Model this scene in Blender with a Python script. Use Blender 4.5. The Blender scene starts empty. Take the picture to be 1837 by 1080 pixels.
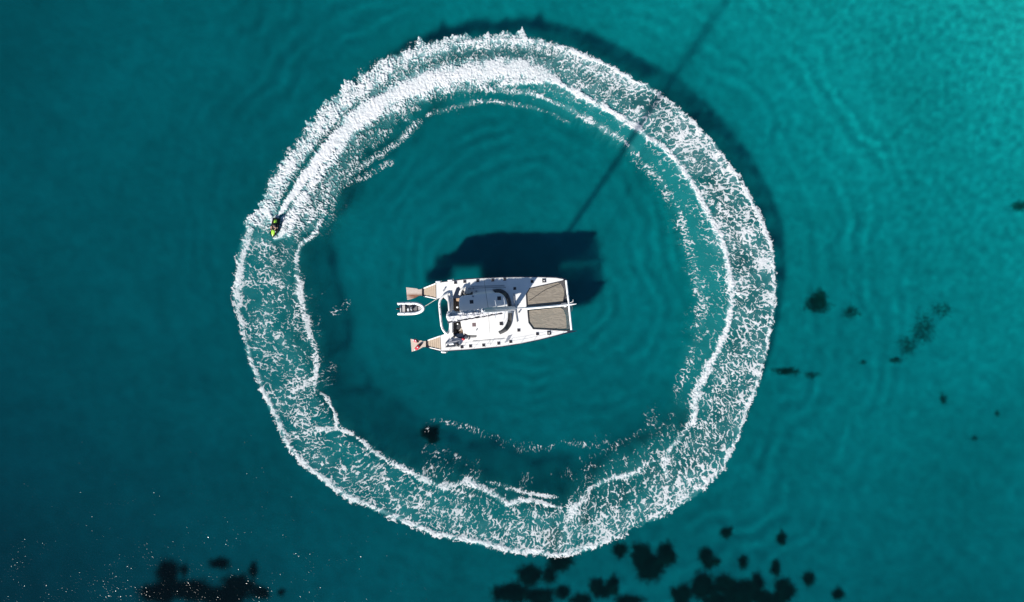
import bpy, bmesh, math, random
import numpy as np
from mathutils import Vector, Matrix

R = math.radians
random.seed(7)
rng = np.random.default_rng(11)
scn = bpy.context.scene
C = scn.collection

# ------------------------------------------------------------------ camera, sky, sun, exposure
S = 0.085            # metres per photo pixel on the water surface
H = 120.0            # drone height above the water
CX, CY = 918.5, 540.0
SUN_EL = R(30.0)
SUN_U = Vector((0.603, 0.797, 0)).normalized()      # the way shadows fall

cam_d = bpy.data.cameras.new('camera')
cam_d.sensor_width = 36.0
cam_d.lens = 36.0 * H / (1837 * S)
cam_d.clip_start = 1.0
cam_d.clip_end = 3000.0
cam = bpy.data.objects.new('camera', cam_d)
cam.location = (0, 0, H)
C.objects.link(cam)
scn.camera = cam

world = bpy.data.worlds.new('World')
scn.world = world
world.use_nodes = True
wn = world.node_tree.nodes
wl = world.node_tree.links
sky = wn.new('ShaderNodeTexSky')
sky.sky_type = 'NISHITA'
sky.sun_disc = False
sky.sun_elevation = SUN_EL
sky.dust_density = 0.1
sky.ozone_density = 4.0
sky.sun_rotation = math.atan2(-SUN_U.x, -SUN_U.y) % (2 * math.pi)
wn['Background'].inputs['Strength'].default_value = 0.064
wl.new(sky.outputs['Color'], wn['Background'].inputs['Color'])

sun_d = bpy.data.lights.new('sun', 'SUN')
sun_d.energy = 5.0
sun_d.angle = R(1.5)
sun_d.cycles.is_caustics_light = True      # sunlight is bent by the waves before it reaches the sand
sun_d.color = (1.0, 0.955, 0.88)
sun = bpy.data.objects.new('sun', sun_d)
ldir = Vector((SUN_U.x * math.cos(SUN_EL), SUN_U.y * math.cos(SUN_EL), -math.sin(SUN_EL)))
sun.rotation_euler = ldir.to_track_quat('-Z', 'Y').to_euler()
sun.location = (-60, -80, 90)
C.objects.link(sun)

scn.view_settings.view_transform = 'Standard'
scn.view_settings.look = 'None'
scn.view_settings.gamma = 1.0
scn.view_settings.use_curve_mapping = False
scn.view_settings.exposure = 0.82
scn.cycles.use_denoising = True
scn.cycles.max_bounces = 5
scn.cycles.diffuse_bounces = 3
scn.cycles.glossy_bounces = 2
scn.cycles.transparent_max_bounces = 24
scn.cycles.caustics_reflective = False
scn.cycles.caustics_refractive = True

# ------------------------------------------------------------------ pixel helpers
def P(px, py, z=0.0):
    k = S * (H - z) / H
    return Vector(((px - CX) * k, (CY - py) * k, z))

def W2(px, py):
    return ((px - CX) * S, (CY - py) * S)

# ------------------------------------------------------------------ numpy noise
_T = rng.random((6, 256, 256)).astype(np.float32)

def vnoise(x, y, k=0):
    xi = np.floor(x).astype(np.int64); yi = np.floor(y).astype(np.int64)
    fx = (x - xi).astype(np.float32); fy = (y - yi).astype(np.float32)
    fx = fx * fx * fx * (fx * (fx * 6 - 15) + 10); fy = fy * fy * fy * (fy * (fy * 6 - 15) + 10)
    x0 = xi & 255; x1 = (xi + 1) & 255; y0 = yi & 255; y1 = (yi + 1) & 255
    t = _T[k]
    a = t[x0, y0]; b = t[x1, y0]; c = t[x0, y1]; d = t[x1, y1]
    return (a + (b - a) * fx) * (1 - fy) + (c + (d - c) * fx) * fy

def fbm(x, y, o=4, k=0, g=0.5):
    s = 0; a = 1.0; t = 0
    for i in range(o):
        s = s + a * vnoise(x * 2 ** i + 17.3 * i, y * 2 ** i + 5.1 * i, (k + i) % 6); t += a; a *= g
    return s / t

def worley(x, y, k=0):
    xi = np.floor(x).astype(np.int64); yi = np.floor(y).astype(np.int64)
    f1 = np.full(x.shape, 9.0, np.float32); f2 = f1.copy()
    for i in (-1, 0, 1):
        for j in (-1, 0, 1):
            cx = xi + i; cy = yi + j
            jx = _T[k][cx & 255, cy & 255]; jy = _T[(k + 1) % 6][cx & 255, cy & 255]
            d = np.sqrt((cx + jx - x) ** 2 + (cy + jy - y) ** 2).astype(np.float32)
            f2 = np.minimum(f2, np.maximum(f1, d)); f1 = np.minimum(f1, d)
    return f1, f2

def sstep(a, b, x):
    t = np.clip((x - a) / (b - a), 0, 1)
    return t * t * (3 - 2 * t)

# ------------------------------------------------------------------ materials
def mat(name):
    m = bpy.data.materials.new(name); m.use_nodes = True
    m.node_tree.nodes.clear()
    return m, m.node_tree.nodes, m.node_tree.links

MATS = {}
def simple(name, col, rough=0.5, var=0.08, scale=3.0, metal=0.0, bump=0.0, bscale=20.0, spec=0.5):
    m, n, l = mat(name)
    out = n.new('ShaderNodeOutputMaterial'); b = n.new('ShaderNodeBsdfPrincipled')
    tc = n.new('ShaderNodeTexCoord'); nz = n.new('ShaderNodeTexNoise')
    nz.inputs['Scale'].default_value = scale; nz.inputs['Detail'].default_value = 5
    l.new(tc.outputs['Object'], nz.inputs['Vector'])
    mr = n.new('ShaderNodeMapRange')
    mr.inputs['From Min'].default_value = 0.3; mr.inputs['From Max'].default_value = 0.7
    mr.inputs['To Min'].default_value = 1 - var; mr.inputs['To Max'].default_value = 1 + var * 0.4
    l.new(nz.outputs['Fac'], mr.inputs['Value'])
    mx = n.new('ShaderNodeVectorMath'); mx.operation = 'SCALE'
    mx.inputs[0].default_value = col
    l.new(mr.outputs['Result'], mx.inputs['Scale'])
    l.new(mx.outputs['Vector'], b.inputs['Base Color'])
    b.inputs['Roughness'].default_value = rough
    b.inputs['Metallic'].default_value = metal
    b.inputs['Specular IOR Level'].default_value = spec
    if bump:
        bp = n.new('ShaderNodeBump'); n2 = n.new('ShaderNodeTexNoise')
        n2.inputs['Scale'].default_value = bscale; n2.inputs['Detail'].default_value = 3
        l.new(tc.outputs['Object'], n2.inputs['Vector'])
        l.new(n2.outputs['Fac'], bp.inputs['Height']); bp.inputs['Strength'].default_value = bump
        bp.inputs['Distance'].default_value = 0.05
        l.new(bp.outputs['Normal'], b.inputs['Normal'])
    l.new(b.outputs[0], out.inputs[0])
    MATS[name] = m
    return m

simple('white_gelcoat', (0.73, 0.715, 0.69), 0.35, 0.06, 0.7)
simple('white_tube', (0.78, 0.79, 0.79), 0.45, 0.07, 2.0)
simple('navy_hull', (0.018, 0.026, 0.045), 0.25, 0.2, 1.0)
simple('tinted_glass', (0.012, 0.014, 0.018), 0.12, 0.1, 2.0)
simple('hatch_glass', (0.03, 0.028, 0.032), 0.25, 0.2, 2.0)
simple('brown_glass', (0.17, 0.12, 0.12), 0.3, 0.3, 2.0)
simple('grey_metal', (0.35, 0.36, 0.37), 0.35, 0.1, 3.0, 0.6)
simple('mast_paint', (0.42, 0.45, 0.50), 0.35, 0.08, 1.0)
simple('dark_trim', (0.03, 0.03, 0.034), 0.6, 0.2, 3.0)
simple('dark_cushion_shade', (0.055, 0.045, 0.042), 0.8, 0.35, 4.0)  # sofa cushions; also paints the floor's shade under the roof overhang
simple('grey_matte', (0.23, 0.245, 0.28), 0.75, 0.15, 3.0)
simple('beige_cushion', (0.48, 0.43, 0.37), 0.8, 0.15, 4.0)
simple('sail_cloth', (0.56, 0.56, 0.59), 0.8, 0.55, 2.6, 0, 0.9, 3.5)  # strong tone mottling paints in the dark of the folds
simple('sail_bag', (0.16, 0.17, 0.21), 0.8, 0.3, 2.5, 0, 0.5, 6.0)
simple('furled_blue', (0.55, 0.585, 0.65), 0.8, 0.2, 2.5)
simple('red_fabric', (0.55, 0.012, 0.035), 0.55, 0.35, 5.0)
simple('black_rubber', (0.012, 0.012, 0.013), 0.5, 0.2, 4.0)
simple('lime_plastic', (0.30, 0.58, 0.05), 0.25, 0.1, 4.0)
simple('black_plastic', (0.01, 0.012, 0.01), 0.3, 0.2, 4.0)
simple('skin', (0.56, 0.33, 0.24), 0.55, 0.12, 6.0)
simple('dark_hair', (0.02, 0.012, 0.01), 0.6, 0.3, 20.0)
simple('shorts_cloth', (0.03, 0.035, 0.05), 0.8, 0.2, 8.0)
simple('rope', (0.55, 0.52, 0.46), 0.9, 0.2, 8.0)
simple('floor_grey', (0.16, 0.155, 0.16), 0.8, 0.35, 5.0)
simple('seat_grey', (0.42, 0.39, 0.39), 0.8, 0.2, 5.0)
simple('seagrass', (0.045, 0.08, 0.055), 0.9, 0.6, 1.2)
simple('seagrass_mat', (0.015, 0.025, 0.022), 0.95, 0.5, 1.5)

def teak(name, c1, c2, stain=False):
    m, n, l = mat(name)
    out = n.new('ShaderNodeOutputMaterial'); b = n.new('ShaderNodeBsdfPrincipled')
    tc = n.new('ShaderNodeTexCoord')
    mp = n.new('ShaderNodeMapping'); mp.inputs['Scale'].default_value = (3, 18, 3)
    l.new(tc.outputs['Object'], mp.inputs['Vector'])
    nz = n.new('ShaderNodeTexNoise'); nz.inputs['Scale'].default_value = 1.2; nz.inputs['Detail'].default_value = 5
    l.new(mp.outputs['Vector'], nz.inputs['Vector'])
    cr = n.new('ShaderNodeValToRGB')
    cr.color_ramp.elements[0].position = 0.3; cr.color_ramp.elements[0].color = (*c1, 1)
    cr.color_ramp.elements[1].position = 0.72; cr.color_ramp.elements[1].color = (*c2, 1)
    l.new(nz.outputs['Fac'], cr.inputs['Fac'])
    colo = cr.outputs['Color']
    if stain:      # wet, oiled patch on the planks
        n2 = n.new('ShaderNodeTexNoise'); n2.inputs['Scale'].default_value = 1.1; n2.inputs['Detail'].default_value = 4
        m2 = n.new('ShaderNodeMapping'); m2.inputs['Scale'].default_value = (0.5, 2.2, 1); m2.inputs['Location'].default_value = (1.7, 0.2, 0)
        l.new(tc.outputs['Object'], m2.inputs['Vector']); l.new(m2.outputs['Vector'], n2.inputs['Vector'])
        sx = n.new('ShaderNodeSeparateXYZ'); l.new(tc.outputs['Object'], sx.inputs[0])
        g = n.new('ShaderNodeMapRange'); g.inputs['From Min'].default_value = stain[0]; g.inputs['From Max'].default_value = stain[1]
        l.new(sx.outputs['Y'], g.inputs['Value'])
        ad = n.new('ShaderNodeMath'); ad.operation = 'MULTIPLY_ADD'; ad.inputs[1].default_value = 1.6; ad.inputs[2].default_value = -0.5
        l.new(n2.outputs['Fac'], ad.inputs[0])
        mu = n.new('ShaderNodeMath'); mu.operation = 'MULTIPLY'; mu.use_clamp = True
        l.new(g.outputs[0], mu.inputs[0]); l.new(ad.outputs[0], mu.inputs[1])
        m3 = n.new('ShaderNodeMath'); m3.operation = 'MULTIPLY'; m3.use_clamp = True; m3.inputs[1].default_value = 1.9
        l.new(mu.outputs[0], m3.inputs[0])
        mix = n.new('ShaderNodeMix'); mix.data_type = 'RGBA'
        l.new(m3.outputs[0], mix.inputs['Factor']); l.new(colo, mix.inputs['A'])
        mix.inputs['B'].default_value = (0.17, 0.055, 0.02, 1)
        colo = mix.outputs['Result']
    l.new(colo, b.inputs['Base Color']); b.inputs['Roughness'].default_value = 0.7
    l.new(b.outputs[0], out.inputs[0]); MATS[name] = m
teak('teak', (0.42, 0.31, 0.22), (0.55, 0.45, 0.34))
teak('teak_brown', (0.40, 0.25, 0.16), (0.52, 0.36, 0.24))
teak('teak_pale', (0.46, 0.37, 0.30), (0.58, 0.49, 0.42))

def net_material(name, col, fac):
    m, n, l = mat(name)
    out = n.new('ShaderNodeOutputMaterial')
    b = n.new('ShaderNodeBsdfDiffuse'); t = n.new('ShaderNodeBsdfTransparent'); mx = n.new('ShaderNodeMixShader')
    tc = n.new('ShaderNodeTexCoord')
    w = n.new('ShaderNodeTexNoise'); w.inputs['Scale'].default_value = 0.9; w.inputs['Detail'].default_value = 3
    mp = n.new('ShaderNodeMapping'); mp.inputs['Scale'].default_value = (0.6, 1.6, 1); mp.inputs['Rotation'].default_value = (0, 0, 0.25)
    l.new(tc.outputs['Object'], mp.inputs['Vector']); l.new(mp.outputs['Vector'], w.inputs['Vector'])
    # slack contour folds of the stretched cloth
    mu = n.new('ShaderNodeMath'); mu.operation = 'MULTIPLY'; mu.inputs[1].default_value = 26.0
    l.new(w.outputs['Fac'], mu.inputs[0])
    sn = n.new('ShaderNodeMath'); sn.operation = 'SINE'; l.new(mu.outputs[0], sn.inputs[0])
    bp = n.new('ShaderNodeBump'); bp.inputs['Strength'].default_value = 0.35; bp.inputs['Distance'].default_value = 0.03
    l.new(sn.outputs[0], bp.inputs['Height']); l.new(bp.outputs['Normal'], b.inputs['Normal'])
    b.inputs['Color'].default_value = (*col, 1)
    mr = n.new('ShaderNodeMapRange'); mr.inputs['From Min'].default_value = -1; mr.inputs['From Max'].default_value = 1
    mr.inputs['To Min'].default_value = fac - 0.1; mr.inputs['To Max'].default_value = fac + 0.06
    l.new(sn.outputs[0], mr.inputs['Value'])
    l.new(mr.outputs[0], mx.inputs['Fac']); l.new(t.outputs[0], mx.inputs[1]); l.new(b.outputs[0], mx.inputs[2])
    l.new(mx.outputs[0], out.inputs[0]); MATS[name] = m
net_material('tramp_cloth', (0.28, 0.245, 0.20), 0.78)
net_material('tramp_net', (0.13, 0.12, 0.12), 0.5)

# sand of the seabed
def seabed_material():
    m, n, l = mat('sand')
    out = n.new('ShaderNodeOutputMaterial'); b = n.new('ShaderNodeBsdfDiffuse')
    tc = n.new('ShaderNodeTexCoord')
    def noise(sc, det, rough=0.55):
        z = n.new('ShaderNodeTexNoise'); z.inputs['Scale'].default_value = sc; z.inputs['Detail'].default_value = det
        z.inputs['Roughness'].default_value = rough
        l.new(tc.outputs['Object'], z.inputs['Vector']); return z.outputs['Fac']
    def mr(v, a, b_, c, d):
        z = n.new('ShaderNodeMapRange'); z.inputs['From Min'].default_value = a; z.inputs['From Max'].default_value = b_
        z.inputs['To Min'].default_value = c; z.inputs['To Max'].default_value = d
        l.new(v, z.inputs['Value']); return z.outputs['Result']
    def mul(a, b_):
        z = n.new('ShaderNodeMath'); z.operation = 'MULTIPLY'; l.new(a, z.inputs[0]); l.new(b_, z.inputs[1]); return z.outputs[0]
    f = mul(mul(mr(noise(0.045, 4), 0.3, 0.7, 0.86, 1.1), mr(noise(0.33, 5, 0.65), 0.3, 0.7, 0.88, 1.1)), mr(noise(1.5, 4, 0.7), 0.3, 0.7, 0.9, 1.09))
    sc = n.new('ShaderNodeVectorMath'); sc.operation = 'SCALE'; sc.inputs[0].default_value = (0.56, 0.53, 0.505)
    l.new(f, sc.inputs['Scale']); l.new(sc.outputs['Vector'], b.inputs['Color'])
    bp = n.new('ShaderNodeBump'); bp.inputs['Strength'].default_value = 0.5; bp.inputs['Distance'].default_value = 0.25
    l.new(noise(0.9, 4, 0.6), bp.inputs['Height']); l.new(bp.outputs['Normal'], b.inputs['Normal'])
    l.new(b.outputs[0], out.inputs[0]); MATS['sand'] = m
seabed_material()

# how much of each colour one pass through the water column lets through: exp(-(sigma * depth - offset))
SIGMA = (0.62, 0.150, 0.122)
OFFS = (0.0, 0.36, 0.265)
def water_material():
    m, n, l = mat('sea_water')
    out = n.new('ShaderNodeOutputMaterial')
    tr = n.new('ShaderNodeBsdfRefraction'); gl = n.new('ShaderNodeBsdfGlossy'); mx = n.new('ShaderNodeMixShader')
    tr.inputs['IOR'].default_value = 1.333; tr.distribution = 'BECKMANN'; tr.inputs['Roughness'].default_value = 0.36
    gl.distribution = 'BECKMANN'; gl.inputs['Roughness'].default_value = 0.22
    da = n.new('ShaderNodeAttribute'); da.attribute_name = 'depth'
    cmb = n.new('ShaderNodeCombineXYZ')
    for ch in range(3):
        ma = n.new('ShaderNodeMath'); ma.operation = 'MULTIPLY_ADD'; ma.inputs[1].default_value = -SIGMA[ch]; ma.inputs[2].default_value = OFFS[ch]
        ex = n.new('ShaderNodeMath'); ex.operation = 'EXPONENT'
        l.new(da.outputs['Fac'], ma.inputs[0]); l.new(ma.outputs[0], ex.inputs[0]); l.new(ex.outputs[0], cmb.inputs[ch])
    l.new(cmb.outputs[0], tr.inputs['Color'])
    lw = n.new('ShaderNodeLayerWeight'); lw.inputs['Blend'].default_value = 0.5      # Schlick reflectance, the same from both sides
    p5 = n.new('ShaderNodeMath'); p5.operation = 'POWER'; p5.inputs[1].default_value = 5.0
    fr = n.new('ShaderNodeMath'); fr.operation = 'MULTIPLY_ADD'; fr.inputs[1].default_value = 0.98; fr.inputs[2].default_value = 0.02
    l.new(lw.outputs['Facing'], p5.inputs[0]); l.new(p5.outputs[0], fr.inputs[0])
    tc = n.new('ShaderNodeTexCoord')
    def noise(sc, det, rough=0.55):
        z = n.new('ShaderNodeTexNoise'); z.inputs['Scale'].default_value = sc; z.inputs['Detail'].default_value = det
        z.inputs['Roughness'].default_value = rough
        l.new(tc.outputs['Object'], z.inputs['Vector']); return z.outputs['Fac']
    b1 = n.new('ShaderNodeBump'); b1.inputs['Strength'].default_value = 1.0; b1.inputs['Distance'].default_value = 0.083
    # small wavelets, livelier where a breath of wind touches the water
    gust = n.new('ShaderNodeMapRange'); gust.inputs['From Min'].default_value = 0.35; gust.inputs['From Max'].default_value = 0.68
    gust.inputs['To Min'].default_value = 0.6; gust.inputs['To Max'].default_value = 1.12
    l.new(noise(0.22, 4, 0.65), gust.inputs['Value'])
    hm = n.new('ShaderNodeMath'); hm.operation = 'MULTIPLY'
    l.new(noise(3.4, 1, 0.5), hm.inputs[0]); l.new(gust.outputs[0], hm.inputs[1])
    l.new(hm.outputs[0], b1.inputs['Height'])
    l.new(b1.outputs['Normal'], gl.inputs['Normal']); l.new(b1.outputs['Normal'], lw.inputs['Normal'])
    l.new(fr.outputs[0], mx.inputs['Fac']); l.new(tr.outputs[0], mx.inputs[1]); l.new(gl.outputs[0], mx.inputs[2])
    l.new(mx.outputs[0], out.inputs['Surface'])
    MATS['sea_water'] = m
water_material()

def foam_material():
    m, n, l = mat('sea_foam')
    out = n.new('ShaderNodeOutputMaterial')
    tr = n.new('ShaderNodeBsdfTransparent'); aer = n.new('ShaderNodeBsdfDiffuse'); wh = n.new('ShaderNodeBsdfDiffuse')
    a3 = n.new('ShaderNodeAttribute'); a3.attribute_name = 'milk'
    mc = n.new('ShaderNodeMix'); mc.data_type = 'RGBA'
    mc.inputs['A'].default_value = (0.012, 0.175, 0.18, 1); mc.inputs['B'].default_value = (0.34, 0.47, 0.50, 1)
    l.new(a3.outputs['Fac'], mc.inputs['Factor']); l.new(mc.outputs['Result'], aer.inputs['Color'])
    m1 = n.new('ShaderNodeMixShader'); m2 = n.new('ShaderNodeMixShader')
    a1 = n.new('ShaderNodeAttribute'); a1.attribute_name = 'foam'
    a2 = n.new('ShaderNodeAttribute'); a2.attribute_name = 'aeration'
    tc = n.new('ShaderNodeTexCoord')
    nz = n.new('ShaderNodeTexNoise'); nz.inputs['Scale'].default_value = 5.0; nz.inputs['Detail'].default_value = 4; nz.inputs['Roughness'].default_value = 0.7
    l.new(tc.outputs['Object'], nz.inputs['Vector'])
    # ragged bubble edge: the coverage is cut by fine noise
    ad = n.new('ShaderNodeMath'); ad.operation = 'MULTIPLY_ADD'; ad.inputs[1].default_value = 0.45; ad.inputs[2].default_value = -0.225
    l.new(nz.outputs['Fac'], ad.inputs[0])
    sm = n.new('ShaderNodeMath'); sm.operation = 'ADD'; l.new(a1.outputs['Fac'], sm.inputs[0]); l.new(ad.outputs[0], sm.inputs[1])
    mr = n.new('ShaderNodeMapRange'); mr.interpolation_type = 'SMOOTHSTEP'
    mr.inputs['From Min'].default_value = 0.14; mr.inputs['From Max'].default_value = 1.05
    mr.inputs['To Min'].default_value = 0; mr.inputs['To Max'].default_value = 0.97
    l.new(sm.outputs[0], mr.inputs['Value'])
    cr = n.new('ShaderNodeMapRange'); cr.inputs['From Min'].default_value = 0.3; cr.inputs['From Max'].default_value = 0.7
    cr.inputs['To Min'].default_value = 0.52; cr.inputs['To Max'].default_value = 0.70
    l.new(nz.outputs['Fac'], cr.inputs['Value'])
    sc = n.new('ShaderNodeVectorMath'); sc.operation = 'SCALE'; sc.inputs[0].default_value = (0.97, 0.985, 1.0)
    l.new(cr.outputs[0], sc.inputs['Scale']); l.new(sc.outputs['Vector'], wh.inputs['Color'])
    l.new(a2.outputs['Fac'], m1.inputs['Fac']); l.new(tr.outputs[0], m1.inputs[1]); l.new(aer.outputs[0], m1.inputs[2])
    l.new(mr.outputs[0], m2.inputs['Fac']); l.new(m1.outputs[0], m2.inputs[1]); l.new(wh.outputs[0], m2.inputs[2])
    l.new(m2.outputs[0], out.inputs[0]); MATS['sea_foam'] = m
foam_material()

# ------------------------------------------------------------------ object helpers
def tag(o, label=None, cat=None, group=None, kind=None):
    if label: o['label'] = label
    if cat: o['category'] = cat
    if group: o['group'] = group
    if kind: o['kind'] = kind
    return o

def thing(name, label, cat, loc=(0, 0, 0), rotz=0.0, group=None):
    o = bpy.data.objects.new(name, None); C.objects.link(o)
    o.empty_display_size = 0.5
    o.location = loc; o.rotation_euler = (0, 0, rotz)
    return tag(o, label, cat, group)

class MB:
    def __init__(s): s.v = []; s.f = []
    def add(s, vs, fs):
        b = len(s.v); s.v += [Vector(p) for p in vs]; s.f += [[b + i for i in f] for f in fs]; return s
    def box(s, c, d, rz=0.0, ry=0.0):
        M = Matrix.Rotation(rz, 3, 'Z') @ Matrix.Rotation(ry, 3, 'Y'); c = Vector(c)
        vs = [c + M @ Vector((i * d[0] / 2, j * d[1] / 2, k * d[2] / 2)) for k in (-1, 1) for j in (-1, 1) for i in (-1, 1)]
        return s.add(vs, [(0, 2, 3, 1), (4, 5, 7, 6), (0, 1, 5, 4), (2, 6, 7, 3), (0, 4, 6, 2), (1, 3, 7, 5)])
    def tube(s, path, rad, seg=8, cap=True, squash=1.0):
        path = [Vector(p) for p in path]; n = len(path); vs = []; fs = []
        if not hasattr(rad, '__len__'): rad = [rad] * n
        for i, p in enumerate(path):
            t = (path[min(i + 1, n - 1)] - path[max(i - 1, 0)]).normalized()
            up = Vector((0, 0, 1)) if abs(t.z) < 0.9 else Vector((0, 1, 0))
            a = t.cross(up).normalized(); b = a.cross(t).normalized()
            for j in range(seg):
                w = 2 * math.pi * j / seg
                vs.append(p + (a * math.cos(w) + b * math.sin(w) * squash) * rad[i])
        for i in range(n - 1):
            for j in range(seg):
                k = (j + 1) % seg
                fs.append((i * seg + j, i * seg + k, (i + 1) * seg + k, (i + 1) * seg + j))
        if cap:
            fs.append(tuple(reversed(range(seg)))); fs.append(tuple((n - 1) * seg + j for j in range(seg)))
        return s.add(vs, fs)
    def loft(s, secs, closed=True, cap=True):
        n = len(secs); m = len(secs[0]); vs = [p for q in secs for p in q]; fs = []
        for i in range(n - 1):
            for j in range(m if closed else m - 1):
                k = (j + 1) % m
                fs.append((i * m + j, i * m + k, (i + 1) * m + k, (i + 1) * m + j))
        if cap:
            fs.append(tuple(reversed(range(m)))); fs.append(tuple((n - 1) * m + j for j in range(m)))
        return s.add(vs, fs)
    def lathe(s, c, prof, seg=14):
        c = Vector(c); secs = []
        for r, z in prof:
            secs.append([c + Vector((r * math.cos(2 * math.pi * j / seg), r * math.sin(2 * math.pi * j / seg), z)) for j in range(seg)])
        return s.loft(secs)
    def ell(s, c, d, seg=12, rings=8, M=None):
        c = Vector(c); secs = []
        for i in range(1, rings):
            a = math.pi * i / rings
            q = []
            for j in range(seg):
                w = 2 * math.pi * j / seg
                v = Vector((d[0] * math.sin(a) * math.cos(w), d[1] * math.sin(a) * math.sin(w), -d[2] * math.cos(a)))
                q.append(c + (M @ v if M else v))
            secs.append(q)
        return s.loft(secs)

def mesh_obj(name, vs, fs, material, parent=None, origin=None, smooth=False, bevel=0.0, weld=True):
    me = bpy.data.meshes.new(name)
    o0 = Vector(origin) if origin is not None else Vector((0, 0, 0))
    me.from_pydata([tuple(Vector(p) - o0) for p in vs], [], fs)
    bm = bmesh.new(); bm.from_mesh(me)
    if weld: bmesh.ops.remove_doubles(bm, verts=bm.verts, dist=1e-5)
    bmesh.ops.recalc_face_normals(bm, faces=bm.faces)
    if bevel:
        es = [e for e in bm.edges if len(e.link_faces) == 2 and e.calc_face_angle(0) > 0.6]
        bmesh.ops.bevel(bm, geom=es, offset=bevel, segments=2, affect='EDGES', profile=0.5)
    bm.to_mesh(me); bm.free()
    if smooth:
        for p in me.polygons: p.use_smooth = True
        try: me.set_sharp_from_angle(angle=R(40))
        except Exception: pass
    me.materials.append(MATS[material])
    o = bpy.data.objects.new(name, me); C.objects.link(o)
    if parent: o.parent = parent
    return o

def build(mb, name, material, parent=None, origin=None, smooth=True, bevel=0.0, weld=True):
    return mesh_obj(name, mb.v, mb.f, material, parent, origin, smooth, bevel, weld)

def slab(poly, z0, z1, holes=()):
    """closed plate from a pixel outline (list of (px,py)), optionally with holes; z1 may be a function"""
    bm = bmesh.new(); loops = [poly] + list(holes); rings = []
    for lp in loops:
        vs = [bm.verts.new(P(x, y, z1)) for x, y in lp]
        es = [bm.edges.new((vs[i], vs[(i + 1) % len(vs)])) for i in range(len(vs))]
        rings.append((vs, es))
    r = bmesh.ops.triangle_fill(bm, use_beauty=True, use_dissolve=False, edges=[e for _, es in rings for e in es])
    bm.verts.index_update()
    top = [[v.index for v in f.verts] for f in bm.faces]
    vs = [v.co.copy() for v in bm.verts]; n = len(vs)
    k0 = (H - z0) / (H - z1)
    low = [Vector((v.x * k0 if False else v.x, v.y, z0)) for v in vs]
    fs = top + [[i + n for i in reversed(f)] for f in top]
    for ring, _ in rings:
        idx = [v.index for v in ring]
        for i in range(len(idx)):
            a, b = idx[i], idx[(i + 1) % len(idx)]
            fs.append([a, b, b + n, a + n])
    bm.free()
    m = MB(); m.v = vs + low; m.f = fs
    return m

def catmull(pts, n=6, closed=False):
    pts = [np.array(p, float) for p in pts]; out = []; N = len(pts)
    for i in range(N if closed else N - 1):
        g = lambda k: pts[k % N] if closed else pts[min(max(k, 0), N - 1)]
        p0, p1, p2, p3 = g(i - 1), g(i), g(i + 1), g(i + 2)
        for j in range(n):
            t = j / n
            out.append(0.5 * ((2 * p1) + (-p0 + p2) * t + (2 * p0 - 5 * p1 + 4 * p2 - p3) * t * t + (-p0 + 3 * p1 - 3 * p2 + p3) * t ** 3))
    if not closed: out.append(pts[-1])
    return np.array(out)

# ------------------------------------------------------------------ ring of the wake (photo pixels)
RC = (905.0, 530.0)
OUTER = [(470, 340), (448, 395), (431, 440), (422, 500), (420, 540), (432, 590), (445, 640), (465, 690), (490, 745), (515, 800),
 (560, 850), (620, 893), (680, 920), (740, 944), (800, 965), (860, 977), (920, 992), (965, 993), (990, 999), (1020, 995), (1060, 983),
 (1100, 967), (1150, 944), (1200, 920), (1240, 895), (1280, 862), (1308, 820), (1332, 762), (1350, 720), (1368, 668), (1381, 615),
 (1391, 560), (1392, 500), (1387, 455), (1375, 410), (1355, 368), (1330, 328), (1290, 270), (1250, 222), (1200, 180), (1160, 152),
 (1110, 126), (1060, 102), (1010, 82), (960, 66), (910, 59), (860, 65), (800, 70), (745, 78), (690, 104), (655, 128), (620, 153),
 (580, 190), (552, 230), (525, 272), (490, 314)]
INNER = [(560, 425), (545, 445), (540, 480), (546, 520), (552, 570), (565, 620), (571, 670), (582, 715), (610, 763), (645, 790), (690, 818),
 (740, 838), (800, 855), (860, 862), (905, 878), (950, 890), (1000, 898), (1030, 882), (1065, 850), (1110, 815), (1155, 790), (1200, 755),
 (1228, 715), (1248, 650), (1260, 600), (1267, 550), (1262, 500), (1247, 445), (1231, 390), (1203, 332), (1165, 285), (1120, 250),
 (1070, 218), (1010, 192), (950, 174), (880, 166), (820, 176), (765, 200), (705, 240), (655, 290), (618, 340), (590, 390)]
def polar_table(pts):
    c = catmull(pts, 4, True)
    th = np.arctan2(RC[1] - c[:, 1], c[:, 0] - RC[0]); r = np.hypot(c[:, 0] - RC[0], c[:, 1] - RC[1])
    o = np.argsort(th); th = th[o]; r = r[o]
    return np.concatenate([th - 2 * np.pi, th, th + 2 * np.pi]), np.concatenate([r, r, r])
TO = polar_table(OUTER); TI = polar_table(INNER)
Rout = lambda th: np.interp(th, *TO)
Rin = lambda th: np.interp(th, *TI)

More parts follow.
